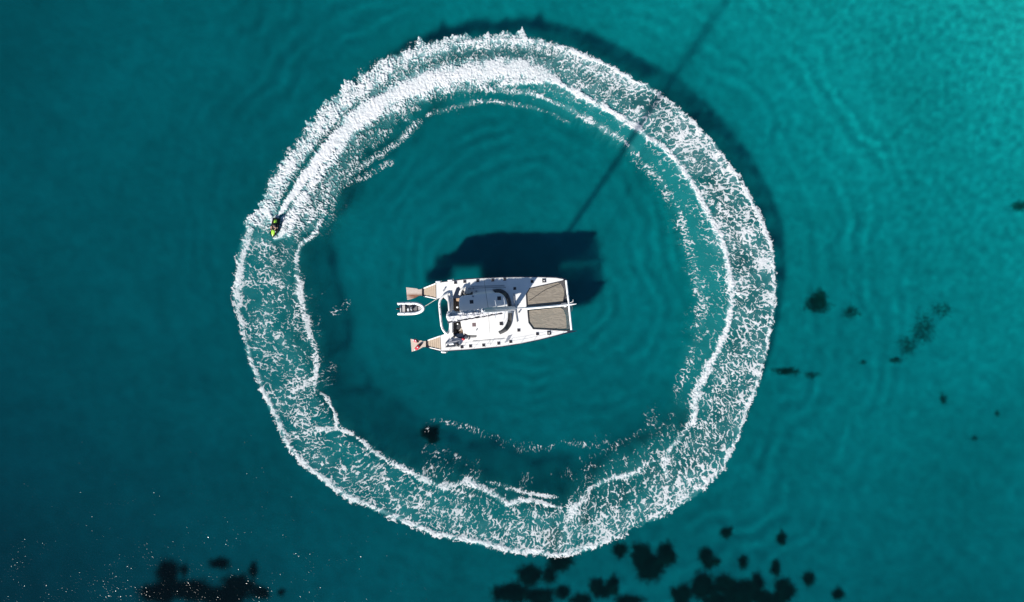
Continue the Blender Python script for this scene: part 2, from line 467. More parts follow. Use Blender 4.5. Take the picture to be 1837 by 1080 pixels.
def swell(px, py):
    """wave field (about -1..1): old wake rings inside and outside the foam"""
    dx = px - RC[0]; dy = RC[1] - py
    r = np.hypot(dx, dy); th = np.arctan2(dy, dx)
    wob = 75 * (fbm(px / 170, py / 170, 3, 1) - 0.5) + 26 * (fbm(px / 62 + 5, py / 62, 2, 3) - 0.5)
    ri = r + wob + 14 * np.sin(3 * th + 1.0)
    ang_in = 0.35 + 0.65 * np.clip(np.cos(th + 0.62), 0, 1) ** 1.2 + 0.5 * np.exp(-((th - 1.75) / 0.8) ** 2)
    a = np.sin(2 * np.pi * ri / 31.0) * sstep(120, 200, r) * (1 - sstep(275, 350, r)) * ang_in
    g = r - Rout(th)
    ang_out = 0.3 + 0.9 * np.exp(-((th - 0.35) / 0.6) ** 2) + 0.9 * np.exp(-((th - 2.25) / 0.35) ** 2) + 0.7 * np.exp(-((th + 0.75) / 0.5) ** 2)
    b = np.sin(2 * np.pi * (g + 1.2 * wob) / 40.0) * sstep(25, 70, g) * (1 - sstep(150, 330, g)) * ang_out
    br = sstep(0.3, 0.62, fbm(px / 75 + 40, py / 75, 3, 2))
    chop = fbm(px / 22, py / 22, 3, 3) - 0.5
    return (a + b) * (0.12 + 0.88 * br), chop

def wave_z(x, y):
    px = x / S + CX; py = CY - y / S
    w, ch = swell(px, py)
    tr = sstep(1050, 1800, px) * sstep(1000, 50, py)
    fc = fbm(px / 11 + 5, py / 11, 2, 1) - 0.5
    rt = 0.4 + 0.6 * sstep(500, 1400, px)
    return 0.019 * w + 0.045 * rt * ch + (0.005 + 0.045 * tr) * fc

def np_mesh(name, verts, faces4, material, smooth=True):
    me = bpy.data.meshes.new(name)
    me.vertices.add(len(verts)); me.vertices.foreach_set('co', np.ascontiguousarray(verts, np.float32).ravel())
    nf = len(faces4)
    me.loops.add(nf * 4); me.loops.foreach_set('vertex_index', np.ascontiguousarray(faces4, np.int32).ravel())
    me.polygons.add(nf); me.polygons.foreach_set('loop_start', np.arange(0, nf * 4, 4, dtype=np.int32))
    me.update(calc_edges=True)
    if smooth: me.polygons.foreach_set('use_smooth', np.ones(nf, bool))
    me.materials.append(MATS[material])
    o = bpy.data.objects.new(name, me); C.objects.link(o)
    return o

def grid_axis(half, step, far):
    a = np.arange(-half, half + step * 0.5, step)
    g = []; d = step; p = a[-1]
    while p < far:
        d *= 1.6; p += d; g.append(p)
    g = np.array(g)
    return np.concatenate([-g[::-1] - 0, a, g + 0])

def grid_mesh(name, xs, ys, zfun, material):
    X, Y = np.meshgrid(xs, ys); Z = zfun(X, Y)
    v = np.stack([X, Y, Z], -1).reshape(-1, 3); nx, ny = len(xs), len(ys)
    i = (np.arange(ny - 1)[:, None] * nx + np.arange(nx - 1)[None, :]).ravel()
    f = np.stack([i, i + 1, i + nx + 1, i + nx], -1)
    return v, f, nx, ny

# ------------------------------------------------------------------ seabed
def depth(x, y):
    px = x / S + CX; py = CY - y / S
    pxc = np.clip(px, -400, 2200); pyc = np.clip(py, -400, 1500)
    t = (pxc - 918) / 918; u = (540 - pyc) / 540
    tp, tn, up, un = np.clip(t, 0, 2), np.clip(-t, 0, 2), np.clip(u, 0, 2), np.clip(-u, 0, 2)
    d = 3.3 - 0.68 * t - 0.42 * u + 0.33 * tn - 0.40 * tp * up + 0.85 * tn * un + 0.7 * tp * un * 0.85
    return np.clip(d, 1.6, 6.0) * 2.03
def bed_z(x, y):
    px = x / S + CX; py = CY - y / S
    w, ch = swell(px, py)
    big = fbm(px / 260 + 9, py / 260 + 3, 4, 4) - 0.5
    mid = fbm(px / 55 + 2, py / 55 + 8, 3, 5) - 0.5
    fine = fbm(px / 12, py / 12 + 3, 2, 0) - 0.5
    tr = sstep(1150, 1800, px) * sstep(900, 100, py)
    fade = (np.abs(x) < 110) & (np.abs(y) < 75)
    return -depth(x, y) + 1.0 * big + np.where(fade, 0.03 * w + 0.20 * mid + 0.12 * fine, 0)

v, f, _, _ = grid_mesh('seabed', grid_axis(95, 0.36, 900), grid_axis(62, 0.36, 900), bed_z, 'sand')
seabed = np_mesh('seabed', v, f, 'sand'); tag(seabed, kind='structure')

# ------------------------------------------------------------------ sea surface, closed below so that it holds the water
def surf_z(x, y):
    return np.where((np.abs(x) < 94.8) & (np.abs(y) < 61.8), wave_z(x, y), 0.0)
v, f, nx, ny = grid_mesh('water', grid_axis(95, 0.26, 880), grid_axis(62, 0.26, 880), surf_z, 'sea_water')
water = np_mesh('water', v, f, 'sea_water')
tag(water, kind='structure')
water.cycles.is_caustics_caster = True
seabed.cycles.is_caustics_receiver = True

dep = np.clip(-bed_z(v[:, 0], v[:, 1]), 2.6, 14)
at = water.data.attributes.new('depth', 'FLOAT', 'POINT'); at.data.foreach_set('value', dep.astype(np.float32))

# ------------------------------------------------------------------ wake foam
def seg_dist(px, py, curve):
    """distance to a polyline and the interpolated width parameter; curve rows: x, y, width, strength"""
    D = np.full(px.shape, 1e6, np.float32); Wd = np.ones(px.shape, np.float32); St = np.zeros(px.shape, np.float32)
    mg = 4 * curve[:, 2].max() + 8
    for a, b in zip(curve[:-1], curve[1:]):
        msk = (px > min(a[0], b[0]) - mg) & (px < max(a[0], b[0]) + mg) & (py > min(a[1], b[1]) - mg) & (py < max(a[1], b[1]) + mg)
        if not msk.any(): continue
        qx = px[msk]; qy = py[msk]
        ex, ey = b[0] - a[0], b[1] - a[1]
        t = np.clip(((qx - a[0]) * ex + (qy - a[1]) * ey) / (ex * ex + ey * ey + 1e-9), 0, 1)
        d = np.hypot(qx - a[0] - t * ex, qy - a[1] - t * ey)
        cur = D[msk]; better = d < cur
        w = a[2] + (b[2] - a[2]) * t; s = a[3] + (b[3] - a[3]) * t
        D[msk] = np.where(better, d, cur); Wd[msk] = np.where(better, w, Wd[msk]); St[msk] = np.where(better, s, St[msk])
    return D, Wd, St

CURVES = [   # x, y, half width, coverage
 # the jet plume behind the ski, spreading into the inner bank of foam
 [(500, 388, 2.5, 1.3), (508, 375, 4, 1.3), (523, 351, 6.5, 1.3), (553, 312, 9.5, 1.3), (583, 273, 12, 1.25), (614, 242, 14, 1.2), (650, 207, 17, 1.15), (685, 182, 19, 1.1), (740, 155, 20, 1.05), (800, 136, 20, 1.0),
  (880, 127, 20, .98), (950, 126, 17, .95), (985, 138, 11, .9)],
 [(905, 146, 7, .9), (960, 145, 7, .95), (985, 140, 8, 1.), (1010, 152, 6, .95), (1050, 174, 6, .95), (1085, 193, 5, 1.), (1130, 220, 6, 1.), (1165, 246, 5, 1.), (1200, 275, 5, 1.), (1230, 312, 5, 1.),
  (1255, 355, 5, 1.), (1275, 395, 5, 1.), (1296, 432, 6, 1.), (1306, 470, 5, 1.), (1313, 510, 6, 1.), (1311, 545, 6, .95), (1307, 580, 5.5, 1.), (1290, 622, 5, 1.),
  (1268, 668, 6, 1.), (1250, 705, 6, 1.), (1245, 740, 5, .95), (1243, 756, 5, .95)],
 [(1313, 512, 4, .95), (1322, 525, 4, .9), (1336, 528, 4, .8)],
 [(1243, 756, 4, .9), (1222, 780, 5, .85), (1200, 808, 5, .95), (1193, 830, 6, .9), (1197, 860, 5, .75), (1195, 890, 7, .7)],
 [(1193, 826, 3.5, .7), (1160, 832, 3, .6), (1142, 848, 6, .85), (1100, 857, 4, .8), (1075, 868, 5, .85), (1052, 885, 5, .9), (1038, 902, 6, 1.), (1026, 914, 9, .95), (1040, 930, 14, .7)],
 # outer rim
 [(1010, 84, 5, .9), (1060, 105, 4, .9), (1110, 130, 4, .9), (1160, 156, 4, .85), (1200, 184, 4, .8), (1250, 226, 4, .85), (1290, 274, 4, .85), (1330, 332, 3.5, .85), (1353, 372, 4, .9), (1373, 415, 4.5, .92),
  (1384, 460, 4, .85), (1388, 500, 4.5, .85), (1386, 560, 4, .8), (1376, 615, 4, .85), (1363, 668, 3.5, .85), (1345, 720, 3.5, .85), (1328, 762, 4, .85), (1320, 790, 4, .95), (1303, 820, 5, .9), (1292, 845, 5, .9), (1270, 862, 6, .9), (1236, 888, 5, .8), (1200, 908, 6, .7)],
 [(1120, 960, 3, .55), (1098, 966, 4, .9), (1060, 979, 5, .95), (1020, 990, 6, .95), (990, 994, 6, .95), (965, 990, 5, .9), (920, 987, 5, .97), (860, 972, 5, 1.), (800, 960, 4.5, .97), (740, 939, 5, 1.), (680, 915, 4.5, .97),
  (620, 888, 5, 1.), (562, 846, 5, .97), (517, 796, 5, 1.), (494, 745, 5, 1.), (469, 690, 4.5, .97), (449, 640, 4, .9), (437, 592, 4, .85), (428, 545, 6, .92), (429, 500, 7, .95), (437, 445, 7, .92), (452, 400, 7, .85)],
 # inner rim and strands of the older part
 [(590, 350, 3, .5), (580, 385, 4, .6), (562, 420, 4, .72), (540, 441, 5, .8), (533, 470, 4, .75), (533, 510, 7, .88), (543, 550, 6, .9), (552, 590, 6, .85), (566, 630, 5, .85), (566, 668, 4, .8), (564, 695, 3, .6)],
 [(578, 707, 2.5, .8), (584, 712, 3, .85), (600, 738, 2.5, .9), (607, 766, 3, .85)],
 [(560, 772, 6, .75), (605, 768, 4, .8), (632, 778, 3, .9), (660, 800, 3.5, .95), (690, 822, 4, .95), (720, 838, 5, 1.), (760, 858, 5, 1.), (795, 873, 6, 1.), (815, 868, 4, .95), (842, 865, 6, .97), (870, 878, 5, .95), (900, 893, 5, .95), (912, 904, 5, .95), (930, 897, 4, .9), (960, 900, 4, .8), (985, 905, 3, .8), (1005, 908, 3, .75)],
 [(875, 863, 2, .55), (905, 872, 3, .65), (940, 884, 3, .72), (975, 890, 3, .65), (1000, 893, 2, .55)],
 [(500, 600, 10, .36), (520, 660, 10, .42), (540, 735, 14, .42), (555, 800, 18, .42), (600, 840, 16, .36), (700, 890, 14, .34), (820, 925, 12, .42), (900, 945, 14, .42), (985, 965, 22, .52), (1060, 945, 11, .45), (1140, 915, 11, .48), (1200, 905, 11, .5)],
 # strip of spray along the outside of the fresh wake
 [(489, 398, 4, .85), (485, 370, 8, .8), (496, 335, 12, .78), (526, 290, 13, .78), (556, 250, 13, .8), (589, 207, 14, .8), (644, 163, 14, .78), (702, 119, 14, .8), (760, 93, 11, .78), (820, 80, 8, .75), (880, 72, 6, .78), (940, 72, 5, .76), (1010, 86, 5, .74)],
 # right hand spray of the ski
 [(494, 428, 4, .9), (506, 420, 6, .95), (514, 400, 6, .9), (530, 372, 8, .92), (548, 345, 9, .9), (568, 318, 9, .85), (592, 290, 8, .8), (612, 260, 7, .75)],
 [(520, 420, 4, .92), (526, 395, 6, .9), (540, 372, 6, .8)],
 # thin threads inside
 [(590, 400, 5, .3), (606, 345, 5, .34), (640, 305, 5, .38), (690, 272, 5, .42), (728, 240, 5, .42), (750, 218, 5, .36)],
 [(600, 335, 6, .35), (650, 318, 5, .3), (700, 290, 4, .3)],
 [(700, 205, 9, .5), (760, 172, 8, .6), (830, 158, 6, .55), (900, 160, 5, .45), (960, 165, 5, .4)],
 [(770, 205, 4, .3), (830, 188, 4, .32), (880, 182, 3.5, .36), (930, 188, 4, .32), (980, 200, 4, .36), (1020, 222, 4, .28)],
 [(945, 165, 4, .45), (990, 180, 4, .55), (1030, 200, 5, .5), (1090, 235, 6, .45), (1120, 255, 6, .36), (1150, 290, 8, .28), (1190, 330, 9, .26), (1220, 390, 9, .24), (1240, 450, 8, .24), (1255, 520, 10, .28), (1260, 560, 10, .28), (1240, 640, 9, .24), (1215, 700, 8, .24)],
 [(785, 755, 4, .22), (820, 762, 5, .24), (850, 770, 5, .20), (885, 784, 7, .17), (930, 800, 9, .16), (975, 798, 8, .18), (1010, 792, 6, .20), (1050, 798, 6, .18), (1110, 796, 6, .16), (1150, 775, 6, .17), (1175, 755, 5, .2)],
 [(765, 772, 3, .22), (770, 758, 3, .24), (790, 753, 3, .22)],
 [(598, 560, 6, .2), (620, 545, 6, .24), (640, 525, 4, .24)],
]

def make_foam():
    NT = 2700
    th = np.linspace(-np.pi, np.pi, NT, endpoint=False)
    ro = Rout(th); ri = Rin(th)
    lo_ext = 78 + 45 * np.exp(-((th + 1.9) / 0.7) ** 2)
    a = ri - lo_ext; b = ro + 26
    NR = 240
    t = np.linspace(0, 1, NR)
    rr = (a[None, :] + (b - a)[None, :] * t[:, None]).astype(np.float32)
    TH = np.broadcast_to(th[None, :], rr.shape).astype(np.float32)
    px = RC[0] + rr * np.cos(TH); py = RC[1] - rr * np.sin(TH)
    s = ((R(164) - TH) % (2 * np.pi)) / (2 * np.pi)          # 0 at the ski, 1 one lap earlier
    fresh = np.interp(s, [0, .1, .22, .34, .985, 1], [1, 1, .7, 0, 0, 1]).astype(np.float32)
    # wobble the rims
    e1 = fbm(TH * 28 + 50, rr / 60, 4, 0) - 0.5
    e2 = fbm(TH * 90 + 9, rr / 22, 3, 2) - 0.5
    ROo = ro[None, :] + e1 * 10 + e2 * 6 + fresh * (e1 * 24 + e2 * 10)
    RIi = ri[None, :] + e1 * 26 + e2 * 12
    v = (rr - RIi) / (ROo - RIi)
    tb = np.array([0, .1, .2, .27, .35, .45, .55, .65, .75, .85, .93, 1.0])
    out = np.interp(s, tb, [.60, .60, .58, .53, .46, .43, .39, .34, .30, .26, .24, .28])
    mid = np.interp(s, tb, [.32, .32, .44, .46, .40, .34, .31, .28, .27, .28, .26, .28])
    inn = np.interp(s, tb, [.32, .24, .15, .13, .09, .08, .11, .15, .17, .18, .19, .22])
    vv = np.clip(v, 0, 1)
    d = np.where(vv > .5, mid + (out - mid) * np.clip((vv - .5) / .35, 0, 1), inn + (mid - inn) * np.clip((vv - .12) / .38, 0, 1))
    # dark strip beside the plume in the fresh wake
    d *= np.clip(0.15 + 1.75 * fbm(px / 36, py / 36, 4, 1), 0.35, 1.7) * (1 - fresh) + fresh * (0.62 + 0.76 * fbm(px / 42, py / 42, 3, 1))
    rim_o = sstep(1.0, 0.985, v); rim_i = sstep(-0.02, 0.12, v)
    d = d * rim_o * rim_i
    # faint speckle inside the ring near the rim
    sp = 0.10 * sstep(-0.75, -0.05, v) * (v < 0.1) * sstep(0.40, 0.66, fbm(px / 60 + 7, py / 60, 3, 3)) * np.interp(s, [0, .2, .45, .6, .75, .9, 1], [.5, .6, .7, .9, 1.5, .9, .5])
    d = np.maximum(d, sp)
    solid = np.zeros_like(d)
    wx = 7 * (fbm(px / 26, py / 26, 3, 4) - 0.5); wy = 7 * (fbm(px / 26 + 31, py / 26 + 13, 3, 5) - 0.5)
    wx2 = 26 * (fbm(px / 60 + 3, py / 60, 3, 2) - 0.5)*0.3
    lump = 0.55 + 0.9 * fbm(px / 15 + 3, py / 15 + 3, 3, 1)
    for ci, c in enumerate(CURVES):
        cv = catmull(c, 5)
        D, Wd, St = seg_dist(px + wx, py + wy, cv)
        k = np.exp(-(D / (Wd * 1.25 * lump)) ** 2.4)
        brk = 0.50 + 0.85 * fbm(px / 17 + 7 * ci, py / 17, 3, ci % 6) if c[0][3] < 1.2 else 1.0
        d = np.maximum(d, St * k * brk * np.where(k > 0.02, 1, 0))
        if St.max() > 0.75: solid = np.maximum(solid, k * np.clip(St, 0, 1) ** 3)
    # trough of dark water left of the plume
    tro = catmull([(499, 384, 1.5, .8), (506, 362, 3, .95), (516, 345, 4, 1), (534, 312, 6, 1), (562, 273, 5, 1), (589, 241, 4, .9), (612, 214, 3.5, .6), (650, 180, 5, .4), (720, 138, 7, .4), (800, 106, 9, .5), (880, 94, 9, .55), (960, 97, 9, .5), (1020, 120, 9, .4), (1100, 165, 10, .4), (1160, 195, 9, .35)], 5)
    D, Wd, St = seg_dist(px + wx * .3, py + wy * .3, tro)
    d = d * (1 - 0.85 * St * np.exp(-(D / (Wd * 1.2)) ** 2))
    # cellular net, drawn out across the band; equalised so that d is a coverage
    wr = 13 * (fbm(px / 14 + 3, py / 14 + 8, 3, 2) - 0.5); wt = 13 * (fbm(px / 14 + 13, py / 14 + 28, 3, 3) - 0.5)
    arc = TH * 430.0
    skew = 0.35
    A = (arc + wt + skew * rr); B = (rr + wr)
    def ridge(u, w, k):
        q = fbm(u, w, 3, k, 0.55)
        return 1 - np.clip(np.abs(q - 0.5) * 5.0, 0, 1)
    f1, f2 = worley(A / 6.4 + 300, B / 9.2, 0); n1 = 1 - np.clip((f2 - f1) / .55, 0, 1)
    f1b, f2b = worley(A / 3.3 + 300, B / 4.8 + 40, 2); n2 = 1 - np.clip((f2b - f1b) / .6, 0, 1)
    r1 = ridge(A / 10 + 70, B / 17, 3); r2 = ridge(A / 5 + 20, B / 8 + 9, 5)
    f1d, f2d = worley(A / 10.5 + 100, B / 14.0 + 60, 4); n4 = 1 - np.clip((f2d - f1d) / .5, 0, 1)
    pick = sstep(0.42, 0.60, fbm(px / 55 + 80, py / 55, 3, 0))
    n1 = n1 * (1 - pick) + n4 * pick
    n = 0.40 * n1 ** 1.9 + 0.24 * n2 ** 1.7 + 0.30 * r1 ** 1.9 + 0.24 * r2 ** 1.5 + 0.34 * (fbm(px / 20, py / 20, 3, 4) - 0.5) + 0.07 * (vnoise(px / 1.7, py / 1.7, 1) - 0.5)
    # feathery, radial streaks of the fresh spray
    st = 0.46 * fbm(A / 1.9 + 11, B / 6.5, 3, 1) + 0.40 * fbm(px / 1.9, py / 1.9, 2, 3) + 0.30 * (fbm(px / 14, py / 14, 3, 0) - 0.5)
    def rank_eq(n):
        flat = n.ravel(); o = np.argsort(flat); rk = np.empty(len(flat), np.float32); rk[o] = np.linspace(0, 1, len(flat)); return rk.reshape(n.shape)
    n = rank_eq(n); st = rank_eq(st)
    n = n * (1 - fresh) + st * fresh
    wdt = 0.19 + 0.33 * fresh
    foam = sstep(-wdt, wdt, n - (1 - np.clip(d, 0, 1.3)))
    foam *= np.interp(s, [0, .25, .5, .7, .98, 1], [1, .96, .90, .80, .76, .92]) * (0.78 + 0.4 * fbm(px / 28 + 9, py / 28, 3, 5))
    foam = foam * sstep(0.02, 0.08, d)
    aer = np.clip(sstep(-0.25, 0.25, v) * sstep(1.02, .97, v), 0, 1) * (0.22 + 0.42 * np.clip(d, 0, 1)) * (0.55 + 0.9 * fbm(px / 30, py / 30, 3, 0))
    aer += 0.48 * np.interp(s, [.2, .27, .35, .45, .5, .56], [0, .8, 1, 1, .8, 0]) * sstep(-0.3, -.02, v) * sstep(.55, .2, v)
    soft = fbm(px / 8, py / 8, 3, 2)
    milk = np.clip((d - 0.16) * 0.85, 0, 1) * np.interp(s, [0, .2, .3, .55, .98, 1], [1.35, 1.25, .95, .62, .48, 1.]) * (0.4 + 1.1 * soft)
    milk = np.clip(milk, 0, 0.95)
    aer = np.clip(aer + fresh * 0.5 * np.clip(d, 0, 1) * (0.5 + soft) + 0.35 * milk, 0, 0.85)
    # relief
    x = (px - CX) * S; y = (CY - py) * S
    rough = fbm(px / 3.2, py / 3.2, 3, 5) - 0.35
    z = wave_z(x, y) + 0.025 + foam * (0.03 + 0.06 * np.clip(rough, 0, 1)) + solid * (0.07 + 0.10 * rough * (1 - 0.7 * fresh)) + fresh * foam * (0.08 + 0.10 * fbm(A / 4, B / 8, 3, 2))
    verts = np.stack([x, y, z], -1).reshape(-1, 3)
    keep = (foam > 0.01) | (aer > 0.015)
    idx = np.arange(NR * NT).reshape(NR, NT)
    i0 = idx[:-1]; i1 = idx[1:]
    i0n = np.roll(i0, -1, 1); i1n = np.roll(i1, -1, 1)
    q = np.stack([i0, i0n, i1n, i1], -1).reshape(-1, 4)
    kf = keep.ravel()[q].any(1)
    q = q[kf]
    used = np.unique(q); mp = np.full(NR * NT, -1, np.int64); mp[used] = np.arange(len(used))
    o = np_mesh('wake_foam', verts[used], mp[q], 'sea_foam')
    for nm, arr in (('foam', foam), ('aeration', aer), ('milk', milk)):
        at = o.data.attributes.new(nm, 'FLOAT', 'POINT'); at.data.foreach_set('value', arr.ravel()[used].astype(np.float32))
    tag(o, 'white ring of churned wake foam circling the anchored catamaran', 'foam', kind='stuff')
    print('foam faces', len(q))
make_foam()

# ------------------------------------------------------------------ seagrass on the sand
def clump(name, label, lobes, dens=26, hgt=0.45, mat_on=True, seed=0, cat='seagrass', group=None, wk=1.0):
    rg = np.random.default_rng(100 + seed)
    c0 = np.mean([(l[0], l[1]) for l in lobes], 0)
    k = S * (1 + 7.0 / (1.333 * H)); bx, by = (c0[0] - CX) * k, (CY - c0[1]) * k
    bz = float(bed_z(np.array([bx]), np.array([by]))[0])
    k = S * (1 - bz / (1.333 * H))      # sight line bent at the surface
    root = thing(name, label, cat, ((c0[0] - CX) * k, (CY - c0[1]) * k, bz), 0, group)
    org = np.array(root.location)
    V = []; F = []; MV = []; MF = []
    for (lx, ly, rx, ry) in lobes:
        wx, wy = (lx - CX) * k, (CY - ly) * k; ax, ay = rx * k, ry * k
        ph = rg.random(6) * 6.28
        def edge(t):
            return 1 + 0.10 * np.sin(3 * t + ph[0]) + 0.08 * np.sin(5 * t + ph[1]) + 0.06 * np.sin(9 * t + ph[2]) + 0.05 * np.sin(15 * t + ph[3])
        if mat_on:
            NA, NRr = 36, 5; b = len(MV)
            for i in range(NRr + 1):
                for j in range(NA):
                    t = 2 * np.pi * j / NA; q = i / NRr
                    e = edge(t) * q * 0.80
                    x = wx + ax * e * np.cos(t); y = wy + ay * e * np.sin(t)
                    MV.append((x, y, 0.26 * (1 - q ** 3) - 0.03 + 0.10 * rg.random() * (q < 0.95)))
            for i in range(NRr):
                for j in range(NA):
                    j2 = (j + 1) % NA
                    MF.append((b + i * NA + j, b + (i + 1) * NA + j, b + (i + 1) * NA + j2, b + i * NA + j2))
        n = int(np.pi * ax * ay * dens)
        t = rg.random(n) * 2 * np.pi; q = np.sqrt(rg.random(n)) * (1.0 + (0.15 if mat_on else 0.28) * rg.standard_normal(n))
        e = edge(t) * q
        x = wx + ax * e * np.cos(t); y = wy + ay * e * np.sin(t)
        L = hgt * (0.6 + 0.7 * rg.random(n)); a = rg.random(n) * 2 * np.pi
        w = (0.06 + 0.07 * rg.random(n)) * wk
        z0 = (0.22 if mat_on else 0.0) * np.clip(1 - q ** 3, 0, 1)
        for i in range(n):
            dx, dy = np.cos(a[i]), np.sin(a[i]); b = len(V)
            sx, sy = -dy * w[i], dx * w[i]
            h1 = L[i] * 0.55; h2 = L[i] * 0.8; o1 = L[i] * 0.25; o2 = L[i] * 0.85
            V += [(x[i] - sx, y[i] - sy, z0[i] - .05), (x[i] + sx, y[i] + sy, z0[i] - .05),
                  (x[i] + dx * o1 + sx, y[i] + dy * o1 + sy, z0[i] + h1), (x[i] + dx * o1 - sx, y[i] + dy * o1 - sy, z0[i] + h1),
                  (x[i] + dx * o2, y[i] + dy * o2, z0[i] + h2)]
            F += [(b, b + 1, b + 2, b + 3), (b + 3, b + 2, b + 4)]
    V = np.array(V); V[:, 2] += bed_z(V[:, 0], V[:, 1])
    lb_ = mesh_obj('leaf_blades', [tuple(p) for p in V - org], F, 'seagrass', root, weld=False); lb_['kind'] = 'stuff'; lb_.cycles.is_caustics_receiver = True
    if mat_on:
        MV = np.array(MV); MV[:, 2] += bed_z(MV[:, 0], MV[:, 1])
        mesh_obj('root_mat', [tuple(p) for p in MV - org], MF, 'seagrass_mat', root, smooth=True, weld=False).cycles.is_caustics_receiver = True
    return root

GR = 'dark seagrass clumps on the sand'
CL = [
 ('single round dark seagrass clump inside the foam ring below the catamaran', [(772, 778, 18, 15), (776, 788, 9, 9)], 26),
 ('round seagrass clump just right of the foam tip at the bottom', [(1112, 987, 14, 15)], 26),
 ('big three-lobed seagrass clump near the bottom, the largest standing alone', [(1150, 995, 20, 22), (1165, 1018, 28, 25), (1194, 995, 19, 22)], 26),
 ('knobbly seagrass clump between the big three-lobed one and the small oval one', [(1265, 996, 14, 14), (1283, 1007, 10, 8), (1270, 1012, 13, 9)], 26),
 ('small round seagrass clump, the one nearest the foam on the lower right', [(1302, 955, 11, 11)], 26),
 ('small round seagrass clump, upper right of the lower right scatter', [(1400, 965, 10, 13)], 26),
 ('small oval seagrass clump above the dense dark bed at bottom right', [(1332, 1007, 9, 13)], 26),
 ('narrow upright seagrass clump above the right end of the dense dark bed', [(1390, 1018, 9, 15)], 26),
 ('round seagrass clump right of the dense dark bed at the bottom edge', [(1449, 1037, 12, 14)], 26),
 ('little round seagrass clump, the rightmost one at the bottom edge', [(1501, 1065, 12, 11)], 24),
 ('heart-shaped seagrass clump with a notch on top', [(1070, 1053, 14, 18), (1098, 1050, 13, 18), (1083, 1062, 15, 10)], 26),
 ('seagrass clump half hidden under the lowest foam', [(1005, 1008, 24, 18)], 24),
 ('dark seagrass clump seen through the lowest foam', [(996, 968, 20, 22)], 24),
 ('seagrass patch below and left of the lowest foam', [(950, 1032, 24, 20), (985, 1032, 12, 16)], 24),
 ('long low seagrass bed cut by the bottom edge below the lowest foam', [(916, 1064, 36, 20), (968, 1070, 30, 16), (1010, 1062, 13, 14)], 24),
 ('seagrass clump cut by the bottom edge left of the heart-shaped one', [(1042, 1076, 22, 12)], 24),
 ('seagrass clump cut by the bottom edge right of the heart-shaped one', [(1128, 1078, 27, 12)], 24),
 ('broad dense seagrass bed at the bottom right edge', [(1222, 1068, 20, 22), (1260, 1052, 24, 27), (1297, 1047, 20, 20), (1335, 1064, 40, 26), (1357, 1043, 12, 16), (1405, 1058, 20, 24), (1380, 1076, 28, 16), (1290, 1076, 30, 12)], 24),
 ('small seagrass tuft showing through the foam above the lowest point', [(1048, 932, 12, 11)], 18),
 ('wide ragged seagrass bed at the bottom left edge', [(302, 1030, 22, 30), (285, 1064, 38, 22), (345, 1058, 42, 22), (332, 1022, 8, 12), (400, 1068, 60, 20), (430, 1048, 34, 20), (470, 1062, 20, 12)], 17),
 ('loose seagrass patch above the ragged bed at bottom left', [(395, 1010, 22, 11)], 14),
 ('narrow seagrass tuft above the right end of the ragged bed at bottom left', [(455, 1022, 9, 16)], 14),
 ('tiny seagrass tuft right of the ragged bed at bottom left', [(505, 1062, 8, 7)], 16),
]
for i, (lb, lobes, dn) in enumerate(CL):
    clump('seagrass_clump', lb, lobes, dn * 2.0, 0.26, True, i, group=GR, wk=0.75)
SP = [
 ('ragged dark weed patch right of the foam ring, the darkest on that side', [(1465, 545, 20, 16), (1470, 532, 8, 12)], 15),
 ('smaller fuzzy weed patch right of the darkest patch', [(1526, 560, 13, 11)], 9),
 ('thin trailing weed patch far right of the ring', [(1687, 556, 17, 11), (1655, 592, 20, 25), (1627, 622, 16, 18)], 5),
 ('flat bar-shaped weed patch just right of the foam ring', [(1410, 666, 22, 6)], 16),
 ('faint weed wisp beside the bar-shaped patch', [(1455, 673, 12, 6)], 7),
 ('small weed wisp in the open sand right of centre', [(1547, 650, 6, 4)], 10),
 ('short weed wisp below the thin trailing patch', [(1605, 646, 11, 5)], 9),
 ('small upright weed tuft on the right sand', [(1690, 716, 5, 8)], 12),
 ('tiny weed speck low on the right sand', [(1745, 786, 5, 4)], 10),
 ('tiny weed speck near the right edge', [(1786, 741, 4, 5)], 14),
 ('dark weed tuft cut by the right edge of the frame', [(1827, 370, 13, 8)], 15),
]
for i, (lb, lobes, dn) in enumerate(SP):
    clump('weed_patch', lb, lobes, dn * 8, 0.2, False, 60 + i, group='thin weed patches on the right hand sand', wk=0.75)

# ------------------------------------------------------------------ catamaran
ZD = 2.0
cat_o = P(915, 565, 0)
cat = thing('catamaran', 'white sailing catamaran with dark hull sides anchored in the middle of the foam ring', 'catamaran', cat_o)
def cb(mb, name, material, parent=cat, **k):
    return build(mb, name, material, parent, cat_o, **k)

